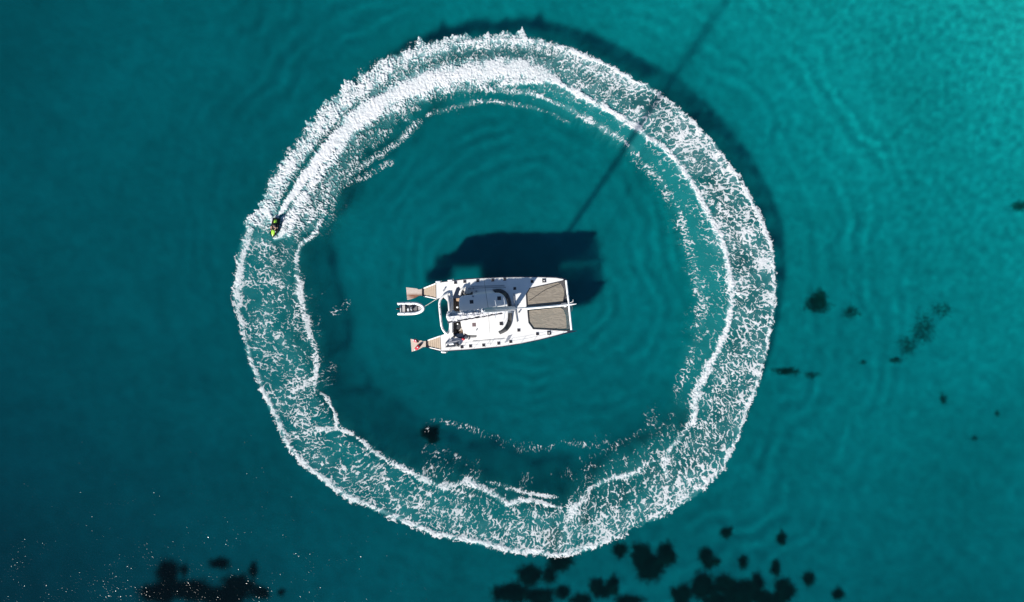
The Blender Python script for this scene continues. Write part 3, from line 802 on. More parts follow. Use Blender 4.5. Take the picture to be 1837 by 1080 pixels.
UP_OUT = [(757, 517), (770, 511.5), (782, 506.5), (800, 504), (833, 500), (860, 498.2), (900, 496.6), (930, 496), (965, 496), (1000, 497), (1018, 501.5)]
UP_IN = [(757, 531.5), (770, 534), (783, 537), (800, 537), (833, 534), (860, 532), (900, 530), (930, 525), (950, 517.5), (1000, 505.5), (1018, 502)]
LO_IN = [(764, 610.5), (778, 606), (790, 602), (805, 600), (840, 597), (870, 594), (900, 592), (935, 591), (960, 591.5), (1000, 593), (1035, 593.2)]
LO_OUT = [(764, 623), (778, 627.5), (790, 630.5), (805, 630.3), (840, 628), (870, 625.4), (900, 622.6), (935, 617.2), (970, 610), (1000, 602.5), (1035, 594)]
def hull(outer, inner, name, label):
    o = catmull(outer, 4); n = catmull(inner, 4); secs = []
    N = len(o)
    for i in range(N):
        a, b = o[i], n[i]; c = (a + b) / 2; u = i / (N - 1)
        xs = o[i][0] - outer[0][0]
        zt = ZD - 0.05 if xs > 26.5 else 0.30 + 1.15 * max(0, xs) / 26.5
        def q(k, z, sh=0.0): 
            m = c + (a - c) * k; return P(m[0] - sh * u ** 3 * 10, m[1], z)
        secs.append([q(1, zt), q(0.97, 1.1, .25), q(0.72, 0.1, .6), q(0.35, -0.6, 1), q(-0.35, -0.6, 1), q(-0.72, 0.1, .6), q(-0.97, 1.1, .25), q(-1, zt)])
    m = MB().loft(secs)
    h = cb(m, name, 'navy_hull'); h['label'] = label
    return h
hull(UP_OUT, UP_IN, 'hull', 'dark slim hull on the shaded side')
hull(LO_OUT, LO_IN, 'hull', 'dark slim hull on the sunlit side')

DECK = [(782.5, 508), (800, 505.5), (833, 501.4), (860, 499.6), (900, 498), (930, 497.4), (965, 497.4), (998, 498.6), (1011, 501), (1010, 503),
 (950, 516.5), (943.5, 527.5), (945, 540), (946.5, 556), (948, 579), (956, 590.5), (985, 592.3), (1017, 594.2), (1018, 595.4), (1000, 600.6), (970, 608.2), (935, 615.6),
 (900, 621), (870, 623.8), (840, 626.4), (805, 628.7), (791.8, 629), (790, 602), (797, 599.5), (802, 597), (805.5, 588), (806, 575), (804, 555), (803, 541), (799, 536.5), (794, 533), (788, 535), (783, 536)]
WELL = [(813, 531), (819, 516), (823.5, 514), (826.5, 519), (828, 530), (829, 560), (830, 590), (836, 600), (831, 609), (819, 605), (813, 600)]
SPOT_U = [(830, 524), (848, 521.5), (849, 525.5), (835, 529)]
deck = cb(slab(DECK, 1.0, ZD, [WELL]), 'deck', 'white_gelcoat', smooth=False)
cb(slab([(811, 528), (819, 513.5), (829, 513), (831, 560), (838, 602), (832, 611), (811, 604)], 0.9, 1.1), 'cockpit_floor', 'dark_cushion_shade', smooth=False)  # dark floor colour stands in for shade below the roof
cb(slab([(817.5, 530), (820.5, 518), (823, 517), (824.5, 522), (824.2, 541), (818.5, 540)], 1.1, 1.7), 'cockpit_sole', 'teak_brown', smooth=False)['label'] = 'brown teak cockpit sole on the shaded side'
cb(slab([(821, 602), (827, 593), (830.5, 594), (834, 604), (829, 607.5)], 1.1, 1.7), 'cockpit_sole', 'teak_brown', smooth=False)['label'] = 'brown teak cockpit sole on the sunlit side'
# bulwark step of the aft bench, cushions, table
cb(slab([(803.5, 533), (808, 530), (811, 560), (811.5, 598), (806.5, 597), (806.8, 575), (805, 552)], ZD - .02, ZD + 0.32), 'aft_bench', 'white_gelcoat', smooth=False, bevel=0.05)
cb(slab([(813.5, 535), (816, 532), (818.5, 560), (818.5, 598), (814, 598)], 1.1, 1.55), 'cockpit_sofa', 'dark_cushion_shade', smooth=False, bevel=0.05)
tb = MB().lathe(P(823, 586, 1.1), [(0.05, 0), (0.05, .5), (.42, .5), (.42, .56), (0.01, .56)], 18)
cb(tb, 'cockpit_table', 'dark_trim')
for k in range(3):
    a = P(823.5 + 1.7 * k, 594 - .6 * k, 1.72); b = P(827.5 + 1.2 * k, 588.5 - .6 * k, 1.72)
    cb(MB().tube([a, b], 0.05, 6), 'table_slat', 'beige_cushion')
cb(MB().ell(P(820.5, 551, 1.8), (.16, .16, .12)), 'cushion', 'white_tube')
cb(MB().ell(P(821, 581, 1.78), (.12, .12, .1)), 'cushion', 'white_tube')

# coach roof: slanting cabin sides, roof plate, windscreen panes
ROOF = [(825.5, 534), (848, 529), (870, 527), (889, 525.6), (898, 527), (904.5, 532), (908.5, 541), (910.5, 551), (911, 566), (909.5, 577), (903.5, 587.5), (893, 594.5), (878, 598.5), (858, 600.5), (842, 600), (834, 596.5), (829.5, 589), (827, 578), (825.5, 560)]
BASE = [(831, 528), (848, 524), (870, 521.5), (889, 519.3), (901, 520), (910, 526), (915.5, 537), (918.3, 550), (919, 563), (917.5, 579), (911, 592.5), (898, 600), (880, 603.5), (858, 605), (840, 604.5), (832, 600), (831, 590), (829.5, 578), (829.5, 560)]
sec = [[P(x, y, ZD - .02) for x, y in BASE], [P(x, y, 2.92) for x, y in ROOF]]
cabin = cb(MB().loft(sec), 'cabin', 'white_gelcoat', smooth=False)
cr = np.array(ROOF).mean(0)
def inset(poly, k): return [(cr[0] + (x - cr[0]) * k, cr[1] + (y - cr[1]) * k) for x, y in poly]
RS = catmull(ROOF, 4, True)
sec = []
for k, z in ((1.0, 2.90), (1.012, 2.97), (1.0, 3.05), (0.93, 3.10), (0.75, 3.14), (0.45, 3.17), (0.1, 3.18)):
    sec.append([P(cr[0] + (x - cr[0]) * k, cr[1] + (y - cr[1]) * k, z) for x, y in RS])
roof = cb(MB().loft(sec), 'roof', 'white_gelcoat')
def pane(inner, outer, name, label, zi=2.90, zo=2.12, d=0.05):
    a = catmull(inner, 4); b = catmull(outer, 4); m = MB()
    secs = []
    for p, q in zip(a, b):
        A = P(p[0], p[1], zi); B = P(q[0], q[1], zo)
        nrm = Vector((0, 0, 1))
        secs.append([A + nrm * d, B + nrm * d, B - nrm * d * .2, A - nrm * d * .2])
    g = cb(m.loft(secs), name, 'tinted_glass', cabin); g['label'] = label
    return g
pane([(888.5, 525.2), (897.5, 526), (904.6, 531.8), (909.0, 541), (911, 549.5)], [(883, 519.6), (898, 518.6), (909.5, 525), (915.5, 536.5), (918, 549.5)], 'windscreen', 'dark curved windscreen on the shaded side')
pane([(911.4, 561.5), (910.2, 576), (904.2, 587.5), (893.5, 595)], [(919, 561.5), (917.8, 579), (911, 592.5), (897, 600.2)], 'windscreen', 'dark curved windscreen on the sunlit side')
pane([(833, 597), (842, 600.6), (855, 601)], [(832.5, 601.5), (841, 605.3), (855, 605.3)], 'side_window', 'dark side window on the sunlit side')
pane([(829, 533), (838, 530.5), (848, 529)], [(830, 527), (838, 525), (848, 523.4)], 'side_window', 'dark side window on the shaded side')
# helm on the shaded side
cb(slab([(834.5, 528.3), (836.5, 524.5), (844.5, 522.6), (845, 526.3)], 2.0, 2.7), 'helm_seat', 'beige_cushion', smooth=False, bevel=0.04)
cb(MB().tube([P(824.5, 529, 2.2), P(826, 523, 2.35), P(829, 518, 2.4), P(832, 516.5, 2.3)], 0.17, 8), 'helm_coaming', 'white_gelcoat')
cb(MB().tube([P(830, 531, 2.6), P(829, 526, 2.7), P(831.5, 521, 2.7)], 0.2, 8), 'helm_console', 'dark_trim')

# hatches: white rim, dark pane
def hatch(px, py, w, z, dark=True, lid=False, label=None):
    c = P(px, py, z); a = w * S / 2; m = MB()
    m.box((c.x, c.y, z + .02), (2 * a + .08, 2 * a + .08, .05), 0.05)
    h = cb(m, 'deck_hatch', 'white_gelcoat', smooth=False, bevel=.012)
    g = MB().box((c.x, c.y, z + .055), (2 * a, 2 * a, .04), 0.05)
    cb(g, 'pane', 'hatch_glass' if dark else 'brown_glass', h, smooth=False, bevel=.012)
    if lid:
        cb(MB().box((c.x, c.y, z + .09), (.16, .16, .04), 0.05), 'vent', 'white_gelcoat', h, smooth=False)
    if label: h['label'] = label
for px, py in ((817, 507), (833.5, 505.2), (857, 503.6), (884, 502.4), (905.5, 501), (954.5, 505), (923.5, 517.5), (828.5, 622.4), (844, 621), (867.5, 619.3), (894.5, 616), (916, 613), (930.5, 592.5), (964, 599)):
    hatch(px, py, 4.9, ZD)
hatch(976, 503.6, 6.6, ZD, True, True, 'bow hatch with a white vent in its middle')
hatch(985, 597.4, 6.6, ZD, True, True, 'bow hatch with a white vent in its middle')
for px, py, w, dk in ((846, 541.5, 6.4, True), (895.5, 535, 6.4, True), (850.5, 582.5, 6.6, False), (899.3, 580.5, 6.0, True)):
    hatch(px, py, w, 3.10, dk)
cb(MB().box(P(855.5, 591, 3.12), (.18, .35, .12), -0.6), 'roof_vent', 'grey_metal', smooth=False)
cb(MB().box(P(848.5, 531.5, 3.1), (.3, .2, .12), -0.3), 'roof_vent', 'grey_matte', smooth=False)
for x, y in ((842, 517.5), (849, 517.3), (854.5, 522.5), (837, 607), (841, 608.2), (929, 547), (931, 560)):
    cb(MB().lathe(P(x, y, ZD), [(.13, 0), (.13, .08), (.08, .14), (.09, .26), (.12, .3), (.01, .31)], 12), 'winch', 'grey_metal')

# rails and lifelines
cb(MB().tube([P(840, 518.6, ZD + .02), P(840, 517.5, ZD + .2), P(872, 515.8, ZD + .2), P(907, 515, ZD + .2), P(907, 516, ZD + .02)], 0.045, 6), 'grab_rail', 'grey_metal')
cb(MB().tube([P(845, 513.6, ZD + .03), P(905, 511.8, ZD + .03)], 0.035, 6), 'genoa_track', 'grey_metal')
cb(MB().tube([P(848, 612, ZD + .03), P(905, 607, ZD + .03)], 0.03, 6), 'genoa_track', 'grey_metal')
for line, nst in (([(800, 506), (833, 501.9), (860, 500.1), (900, 498.5), (930, 498), (965, 498), (1006, 500)], 10), ([(806, 627.9), (840, 625.6), (870, 623.2), (900, 620.2), (935, 614.8), (970, 607.4), (1010, 597.5)], 10)):
    c = catmull(line, 6)
    t = np.linspace(0, len(c) - 1, nst).round().astype(int)
    for i in t:
        cb(MB().tube([P(c[i][0], c[i][1], ZD - .02), P(c[i][0], c[i][1], ZD + .75)], 0.022, 6), 'stanchion', 'grey_metal')
    cb(MB().tube([P(x, y, ZD + .73) for x, y in c], 0.012, 5), 'lifeline', 'grey_metal')
    cb(MB().tube([P(x, y, ZD + .4) for x, y in c], 0.012, 5), 'lifeline', 'grey_metal')

# trampolines: cloth, open net at the front, dark edge webbing
def sheet(poly, z, name, material, sag=0.15, n=22, label=None):
    a, b, c, d = [np.array(p, float) for p in poly]
    V = []; F = []
    for i in range(n + 1):
        for j in range(n + 1):
            u, w = i / n, j / n
            p = (a * (1 - u) + b * u) * (1 - w) + (d * (1 - u) + c * u) * w
            V.append(P(p[0], p[1], z - sag * 16 * u * (1 - u) * w * (1 - w) + 0.02 * math.sin(u * 19 + 5 * math.sin(w * 6)) * u * (1 - u) * 4))
    for i in range(n):
        for j in range(n):
            k = i * (n + 1) + j; F.append((k, k + n + 1, k + n + 2, k + 1))
    m = MB(); m.v = V; m.f = F
    o = cb(m, name, material)
    if label: o['label'] = label
    return o
def strip_poly(poly, z, name, material, label=None):
    m = MB()
    bm_ = slab(poly, z - .012, z + .012)
    o = cb(bm_, name, material, smooth=False)
    if label: o['label'] = label
    return o
UC = [(944.5, 528), (950.5, 517.8), (1000, 506.4), (1006, 509), (1011, 518), (1012.5, 530), (1010.5, 543), (1000, 544.5), (946.3, 551)]
LC = [(947.5, 557.5), (1005, 551.5), (1011, 556), (1015, 566), (1016.5, 580), (1016.5, 591), (957, 589.2), (949, 578.5)]
strip_poly(UC, ZD - .12, 'trampoline', 'tramp_cloth', 'brown mesh trampoline on the shaded side')
strip_poly(LC, ZD - .12, 'trampoline', 'tramp_cloth', 'brown mesh trampoline on the sunlit side')
strip_poly([(1001, 506.2), (1012.5, 503.6), (1016.2, 506), (1020, 541.8), (1011, 543), (1013, 530), (1011.5, 518), (1006.4, 509)], ZD - .10, 'trampoline_net', 'tramp_net', 'open net forward of the shaded trampoline')
strip_poly([(1006, 551.4), (1020.6, 549.6), (1024.4, 591.5), (1017, 591.2), (1017, 580), (1015.6, 566), (1011.4, 555.6)], ZD - .10, 'trampoline_net', 'tramp_net', 'open net forward of the sunlit trampoline')
for pts in ([(945.2, 552), (943.9, 527.8), (950.2, 517), (1012, 503), (1017, 505)], [(946, 552), (1010, 544), (1020, 541)], [(1010, 543), (1017, 515)], [(946.4, 556), (948.6, 579), (956.6, 590), (1022, 592.8)]):
    cb(MB().tube([P(x, y, ZD - .03) for x, y in pts], 0.10, 6, squash=0.5), 'edge_webbing', 'dark_trim')
cb(MB().tube([P(949, 540, ZD - .05), P(978, 520, ZD - .05), P(1005, 509, ZD - .05)], 0.025, 5), 'tramp_seam', 'dark_trim')

# fore beam, longeron with bowsprit, anchor gear
cb(MB().tube([P(1015.6, 503, ZD + .05), P(1017.5, 520, ZD + .08), P(1020.5, 545, ZD + .12), P(1023, 570, ZD + .08), P(1025.3, 592, ZD + .05)], 0.16, 10), 'fore_beam', 'white_tube')
cb(MB().tube([P(943, 553.6, ZD + .1), P(960, 552, ZD + .12), P(985, 549.6, ZD + .12), P(1010, 547.2, ZD + .12), P(1024, 546, ZD + .14), P(1034, 545, ZD + .2)], [.19, .19, .19, .19, .15, .05], 10), 'longeron', 'white_tube')
cb(MB().box(P(1012, 545, ZD + .3), (.75, .3, .2), 0.1), 'anchor_roller', 'grey_metal', smooth=False, bevel=.03)
cb(MB().box(P(1014, 549.5, ZD + .25), (.4, .22, .15), 0.1), 'anchor_roller', 'white_tube', smooth=False, bevel=.03)
cb(MB().tube([P(1023, 543, ZD + .2), P(1028, 541, ZD + .55), P(1028, 537.5, ZD + .6)], .03, 6), 'bow_light', 'white_tube')
cb(MB().tube([P(1024, 545.5, ZD + .2), P(1027, 552, ZD + .1), P(1025.5, 560, ZD)], .02, 5), 'bridle', 'grey_metal')

# stern arch behind the open slot
cb(MB().tube([P(x, y, 2.25 + z) for x, y, z in ((804, 526, -.1), (799, 529, .05), (793, 533, .1), (789.3, 538.5, .12), (788.2, 545, .12), (789, 556, .12), (790.4, 570, .12), (792, 584, .12), (794.5, 591, .1), (798, 596, .05), (803.5, 600, -.1))], [.17] * 11, 10), 'stern_arch', 'white_gelcoat')
for x, y in ((788.7, 552), (789.8, 564), (791.3, 577), (794, 590), (788.5, 546)):
    cb(MB().box(P(x, y, 2.54), (.12, .16, .06), .1), 'arch_fitting', 'grey_metal', smooth=False)
cb(MB().tube([P(803.6, 529, 2.4), P(806, 545, 2.4), P(807.5, 560, 2.4)], .14, 8), 'bench_shade_bar', 'grey_matte')  # grey bar painted in for the shaded strip on the bench

# stern steps and swim platforms
def stern(quad, plat, n, platmat, label):
    (ax, ay), (bx, by), (cx, cy), (dx, dy) = quad       # aft top, fore top, fore bottom, aft bottom
    st = cb(MB().loft([[P(ax, ay - .8, .3), P(dx, dy + .8, .3), P(dx, dy + .8, .55), P(ax, ay - .8, .55)], [P(bx, by - .6, .3), P(cx, cy + .6, .3), P(cx, cy + .6, 1.75), P(bx, by - .6, 1.75)]]), 'stairwell', 'dark_trim', smooth=False)
    st['label'] = label
    for i in range(n):
        u0, u1 = i / n, (i + 0.93) / n
        z = 0.62 + (1.96 - 0.62) * (i + 1) / n
        q = []
        for u in (u0, u1):
            q.append(((ax + (bx - ax) * u, ay + (by - ay) * u + .9), (dx + (cx - dx) * u, dy + (cy - dy) * u - 2.0 - .6 * (i % 2))))
        poly = [q[0][0], q[1][0], q[1][1], q[0][1]]
        cb(slab(poly, z - .06, z), 'step', 'teak', st, smooth=False, bevel=.012)
    for (p0, p1) in (((ax, ay), (bx, by)), ((dx, dy), (cx, cy))):
        cb(MB().tube([P(p0[0], p0[1], .62), P((p0[0] + p1[0]) / 2, (p0[1] + p1[1]) / 2, 1.45), P(p1[0], p1[1], 2.0)], .09, 8), 'coaming', 'white_gelcoat', st)
    pf = cb(slab(plat, 0.30, 0.42), 'swim_platform', platmat, smooth=False, bevel=.015)
    pf['label'] = label.replace('stairwell', 'swim platform')
    return pf
px0 = P(738, 531, .4)
teak('teak_stained', (0.40, 0.32, 0.27), (0.55, 0.47, 0.41), stain=(P(0, 525.5, .4).y - cat_o.y, P(0, 529.5, .4).y - cat_o.y))
stern([(757.5, 518), (781.6, 508.6), (782.2, 535.5), (757.5, 530.4)], [(728.5, 515.3), (740, 516.6), (748.5, 517.6), (750.5, 519.3), (757, 518.5), (757, 529.8), (751, 530.6), (746, 533.6), (738, 536.6), (730.5, 538)], 7, 'teak_stained', 'teak stairwell on the shaded side')
stern([(764.8, 611.4), (789.6, 602.8), (791, 628), (765.5, 622)], [(736.6, 608), (748, 609.6), (756, 610.8), (758.5, 612.2), (764.4, 611.8), (765, 621.6), (758.6, 622.6), (753, 626), (745, 629), (738.6, 631)], 7, 'teak_pale', 'teak stairwell on the sunlit side')

# mast, boom with the flaked mainsail, standing rigging
MF = P(921.5, 553, ZD); MT = P(866, 557, 35.5)
def ml(t): return MF.lerp(MT, t)
mast = cb(MB().tube([ml(t) for t in (0, .02, .3, .6, .85, 1)], [.36, .34, .34, .32, .30, .22], 12), 'mast', 'mast_paint')
for t, w in ((.33, 1.5), (.62, 1.15)):
    c = ml(t)
    for sgn in (-1, 1):
        cb(MB().tube([c, c + Vector((-.25, sgn * w, .05))], [.06, .03], 6), 'spreader', 'mast_paint', mast)
cb(MB().lathe(ml(1.0), [(.12, 0), (.12, .15), (.02, .2), (.015, .8)], 8), 'masthead', 'grey_metal', mast)
cb(MB().lathe(P(921.5, 553, ZD), [(.42, 0), (.42, .1), (.36, .22), (.3, .25)], 16), 'mast_step', 'grey_metal', mast)
HT = ml(.86)
for nm, a in (('shroud', P(868, 500, ZD)), ('shroud', P(879.5, 618.5, ZD))):
    cb(MB().tube([a, HT], .022, 5), nm, 'dark_trim')
jb = P(1009, 547, ZD + .3); jt = ml(.84)
cb(MB().tube([jb.lerp(jt, t) for t in (0, .03, .05, .3, .6, .9, .96, 1)], [.02, .02, .06, .07, .06, .05, .02, .02], 10), 'furled_jib', 'furled_blue')
cb(MB().tube([P(922, 526.5, ZD + .12), P(922.5, 540, ZD + .14), P(924, 552, ZD + .15), P(925.5, 564, ZD + .14), P(928, 578, ZD + .12)], .06, 6), 'jib_track', 'grey_metal')

BA = P(802, 568.5, 4.05); BB = P(917, 553.8, 3.9)
cb(MB().tube([BA, BA.lerp(BB, .5), BB], [.17, .19, .15], 10), 'boom', 'white_tube')
def sail_stack():
    m = MB(); N = 110; K = 20; secs = []; rg = np.random.default_rng(5)
    fold = rg.random((N + 1, K))
    for i in range(N + 1):
        u = i / N; c = BA.lerp(BB, u * 0.97 - 0.004)
        hw = (0.66 - 0.34 * u) * (min(1, (u + .004) / .03) ** .5) * min(1, (1.03 - u) / .08)
        hh = (1.75 - 0.25 * u) * (min(1, (u + .02) / .06) ** .5)
        ax = (BB - BA).normalized(); sd = Vector((-ax.y, ax.x, 0)).normalized()
        q = []
        for j in range(K):
            w = 2 * math.pi * j / K
            cs, sn = math.cos(w), math.sin(w)
            rr = 1 + 0.22 * math.sin(u * 40 + 3.2 * math.sin(w * 2 + u * 9)) * (0.4 + 0.6 * max(0, sn)) + 0.34 * (fold[i, j] - .5) + .22 * math.sin(u * 14 + 3.7 * j)
            wd = hw * (1 - 0.25 * max(0, sn)) * rr
            q.append(c + sd * (wd * cs) + Vector((0, 0, hh * 0.5 + hh * 0.5 * sn * (0.55 + 0.45 * rr))))
        secs.append(q)
    return m.loft(secs)
cb(sail_stack(), 'mainsail', 'sail_cloth')
# lazy bag: a sagging cloth strip along the sunlit side of the sail
sec = []
for i in range(61):
    u = i / 60; c = BA.lerp(BB, u * 0.86); ax = (BB - BA).normalized(); sd = Vector((-ax.y, ax.x, 0)).normalized()
    w = (0.93 - .40 * u * .86) + 0.03 * math.sin(u * 60)
    sec.append([c - sd * (w * .35) + Vector((0, 0, -.10)), c - sd * (w + .02) + Vector((0, 0, .25)), c - sd * (w * .99) + Vector((0, 0, .62 + .06 * math.sin(u * 31))), c - sd * (w * .93) + Vector((0, 0, .60 + .06 * math.sin(u * 31))), c - sd * (w - .03) + Vector((0, 0, .25)), c - sd * (w * .35) + Vector((0, 0, -.06))])
cb(MB().loft(sec), 'lazy_bag', 'sail_bag')
for u in (.12, .26, .4, .55, .7):
    c = BA.lerp(BB, u)
    cb(MB().tube([c + Vector((0.1, -.35, .2)), c + Vector((.02, -.1, 1.85 - .3 * u)), c + Vector((0, .3, .9))], .03, 5), 'sail_tie', 'dark_trim')
cb(MB().tube([BA + Vector((.2, 0, 0)), P(806, 566, 2.35)], .03, 5), 'mainsheet', 'grey_metal')

# gear rack on the sunlit side deck
rk = cb(slab([(799, 614.5), (824.5, 610), (824.8, 612.3), (800, 617)], 2.0, 2.35), 'deck_rack', 'grey_matte', smooth=False, bevel=.03)
cb(MB().tube([P(799, 615, 2.5), P(799.2, 623, 2.5), P(824, 620.5, 2.5), P(824, 611, 2.5)], .05, 6), 'rack_rail', 'grey_metal', rk)
cb(slab([(802, 618), (807, 609), (812, 608), (807.5, 617.5)], 2.0, 2.3), 'rack_cover', 'grey_matte', rk, smooth=False, bevel=.03)
cb(slab([(799.6, 621.6), (816, 620.4), (816, 622.4), (799.6, 623.4)], 2.0, 2.45), 'rack_box', 'dark_trim', rk, smooth=False, bevel=.03)
cb(MB().ell(P(819.5, 617.5, 2.35), (.30, .22, .3)), 'rack_motor', 'dark_trim', rk)
cb(MB().ell(P(822.5, 620, 2.3), (.2, .2, .25)), 'rack_motor', 'black_rubber', rk)
cb(slab([(804.5, 616.5), (813, 615.2), (815, 618.5), (806.5, 619.6)], 2.0, 2.4), 'rack_bag', 'white_tube', rk, smooth=False, bevel=.05)
cb(slab([(793.5, 522.5), (797.5, 516), (799.7, 516.8), (796, 523.3)], 2.0, 2.18), 'deck_mat', 'grey_matte', smooth=False, bevel=.03)['label'] = 'small grey mat on the shaded quarter'
cb(slab([(905, 615.5), (911, 603), (919, 600.5), (911.5, 612.5)], 2.0, 2.05), 'deck_plate', 'grey_matte', smooth=False)['label'] = 'thin slanted grey plate on the sunlit side deck'  # flat grey parallelogram lying on the deck
cb(MB().ell(P(814.5, 604, 2.1), (.16, .22, .2)), 'cockpit_speaker', 'dark_trim')

# ------------------------------------------------------------------ loose things on and beside the catamaran
def red_toy(name, label, a, b, w):
    A = P(*a, .44); B = P(*b, .44); t = thing(name, label, 'water toy', A.lerp(B, .5), group=None)
    o = A.lerp(B, .5); m = MB()
    n = 9
    m.tube([A.lerp(B, i / n) + Vector((0, 0, .17)) for i in range(n + 1)], [w * q for q in (.35, .75, .95, 1, 1, .95, .85, .7, .5, .3)], 10, squash=.6)
    build(m, 'body', 'red_fabric', t, o)
    build(MB().tube([A.lerp(B, .62) + Vector((0, 0, .2)), A.lerp(B, .8) + Vector((0, 0, .2)), A.lerp(B, 1.03) + Vector((0, 0, .16))], [w * .82, w * .75, w * .3], 10, squash=.6), 'nose', 'black_rubber', t, o)
    build(MB().ell(A + Vector((0, 0, .2)), (.11, .11, .09)), 'cap', 'white_tube', t, o)
    build(MB().box(A.lerp(B, .4) + Vector((0, 0, .33)), (.14, .2, .05), .6), 'handle', 'white_tube', t, o, smooth=False)
red_toy('water_scooter', 'long red and black toy lying diagonally on the sunlit stern platform', (744.5, 627.3), (756.5, 616.8), .26)
red_toy('water_scooter', 'red toy at the inner edge of the sunlit stern platform', (742, 609.6), (751.5, 613.3), .24)

def bag():
    c = P(831.5, 608, ZD); t = thing('bag', 'small red bag on deck beside the cockpit', 'bag', c)
    build(MB().ell(c + Vector((0, 0, .16)), (.26, .2, .17)), 'bag_body', 'red_fabric', t, c)
    build(MB().tube([c + Vector((-.12, 0, .28)), c + Vector((0, .02, .42)), c + Vector((.12, 0, .28))], .02, 6), 'strap', 'dark_trim', t, c)
bag()
def fender(px, py, z, ang, label):
    c = P(px, py, z); t = thing('fender', label, 'fender', c, ang, group='white fenders hung on the hulls')
    build(MB().tube([(-.4, 0, 0), (-.36, 0, 0), (-.28, 0, 0), (.28, 0, 0), (.36, 0, 0), (.4, 0, 0)], [.05, .13, .17, .17, .13, .05], 12), 'fender_body', 'white_tube', t)
    build(MB().tube([(.42, 0, 0), (.55, .05, .15), (.5, .15, .4)], .02, 5), 'fender_line', 'rope', t)
fender(786, 505.6, 1.85, 0.1, 'white fender at the stern corner of the shaded hull')
fender(807.5, 503.2, 1.85, 0.15, 'white fender a little ahead of the stern corner, shaded hull')
fender(796, 631.3, 1.7, -0.05, 'white fender at the stern corner of the sunlit hull')

# ------------------------------------------------------------------ tender
def tender():
    c = P(738, 553.2, 0); ang = math.atan2(1.2, 49)
    t = thing('inflatable_tender', 'small white inflatable boat with black outboard floating behind the catamaran', 'dinghy', c, ang)
    B = lambda mb, n, m_, p=t, **k: build(mb, n, m_, p, None, **k)
    path = [(-2.05, .74), (-1.9, .76), (-1.0, .78), (0, .78), (.8, .72), (1.4, .52), (1.78, .24), (1.88, 0)]
    path = path + [(x, -y) for x, y in path[-2::-1]]
    cc = catmull(path, 5); n = len(cc)
    rad = []
    for i in range(n):
        e = min(i, n - 1 - i) / 5.0
        rad.append(.06 if e == 0 else .23 * min(1, .55 + e * .5))
    B(MB().tube([(x, y, .34 + .12 * max(0, x / 1.9) ** 2) for x, y in cc], rad, 14), 'buoyancy_tube', 'white_tube')
    B(MB().loft([[(-1.75, -.6, .02), (-1.75, .6, .02), (-1.75, .6, .2), (-1.75, -.6, .2)], [(.6, -.58, .02), (.6, .58, .02), (.6, .58, .2), (.6, -.58, .2)], [(1.6, -.1, .1), (1.6, .1, .1), (1.6, .1, .24), (1.6, -.1, .24)]]), 'floor', 'floor_grey', smooth=False)
    B(MB().loft([[(-1.7, 0, -.25), (-1.7, .55, .05), (-1.7, -.55, .05)], [(.8, 0, -.2), (.8, .5, .08), (.8, -.5, .08)], [(1.75, 0, .15), (1.75, .1, .25), (1.75, -.1, .25)]]), 'keel', 'white_tube')
    B(MB().box((-1.55, 0, .4), (.09, 1.1, .42)), 'transom', 'white_tube', smooth=False, bevel=.02)
    st = B(MB().box((-1.12, .03, .42), (.36, 1.0, .3)), 'bench_seat', 'seat_grey', smooth=False, bevel=.04)
    B(MB().box((-.92, .03, .62), (.08, .95, .22)), 'backrest', 'beige_cushion', st, smooth=False, bevel=.03)
    B(MB().box((-.42, -.2, .45), (.2, .42, .5)), 'helm_seat', 'white_tube', smooth=False, bevel=.04)
    co = B(MB().box((.05, -.02, .5), (.42, .5, .6), 0, .15), 'console', 'grey_matte', smooth=False, bevel=.04)
    B(MB().tube([(-.16, .18 * math.cos(a), .72 + .18 * math.sin(a)) for a in np.linspace(0, 6.28, 14)], .018, 5), 'steering_wheel', 'black_rubber', co)
    B(MB().box((.22, -.02, .88), (.03, .46, .25), 0, -.4), 'windshield', 'tinted_glass', co, smooth=False)
    B(MB().box((.12, -.22, .83), (.16, .2, .05)), 'dash', 'white_tube', co, smooth=False)
    B(MB().box((.68, 0, .28), (.5, .7, .12)), 'bow_cushion', 'floor_grey', smooth=False, bevel=.03)
    B(MB().loft([[(1.12, -.34, .2), (1.12, .34, .2), (1.12, .3, .46), (1.12, -.3, .46)], [(1.6, -.1, .25), (1.6, .1, .25), (1.6, .08, .48), (1.6, -.08, .48)]]), 'bow_locker', 'seat_grey', smooth=False, bevel=.03)
    ob = B(MB().loft([[(-1.68, -.13, .6), (-1.68, .13, .6), (-1.68, .11, .88), (-1.68, -.11, .88)], [(-1.9, -.16, .58), (-1.9, .16, .58), (-1.9, .14, .95), (-1.9, -.14, .95)], [(-2.2, -.12, .62), (-2.2, .12, .62), (-2.2, .1, .86), (-2.2, -.1, .86)]]), 'outboard_motor', 'black_plastic', bevel=.03)
    B(MB().box((-1.9, 0, .2), (.16, .1, .85)), 'motor_leg', 'black_plastic', ob, smooth=False, bevel=.02)
    for x, y in ((-1.0, .8), (0, .8), (.9, .7), (-1.0, -.8), (0, -.8), (.9, -.7)):
        B(MB().box((x, y, .57), (.16, .05, .03)), 'grab_handle', 'black_rubber', smooth=False)
    return t
tender()
a = P(762, 549.5, .5); b = P(783, 536.5, 1.9)
t = thing('tow_line', 'thin pale line running from the tender to the catamaran stern', 'rope', a)
pts = [a.lerp(b, i / 10) - Vector((0, 0, .25 * math.sin(math.pi * i / 10))) for i in range(11)]
build(MB().tube(pts, .03, 6), 'line', 'rope', t, a)
build(MB().tube([b + Vector((.1 * math.cos(q), .1 * math.sin(q), 0.02)) for q in np.linspace(0, 6.28, 12)], .025, 6), 'eye_loop', 'rope', t, a)

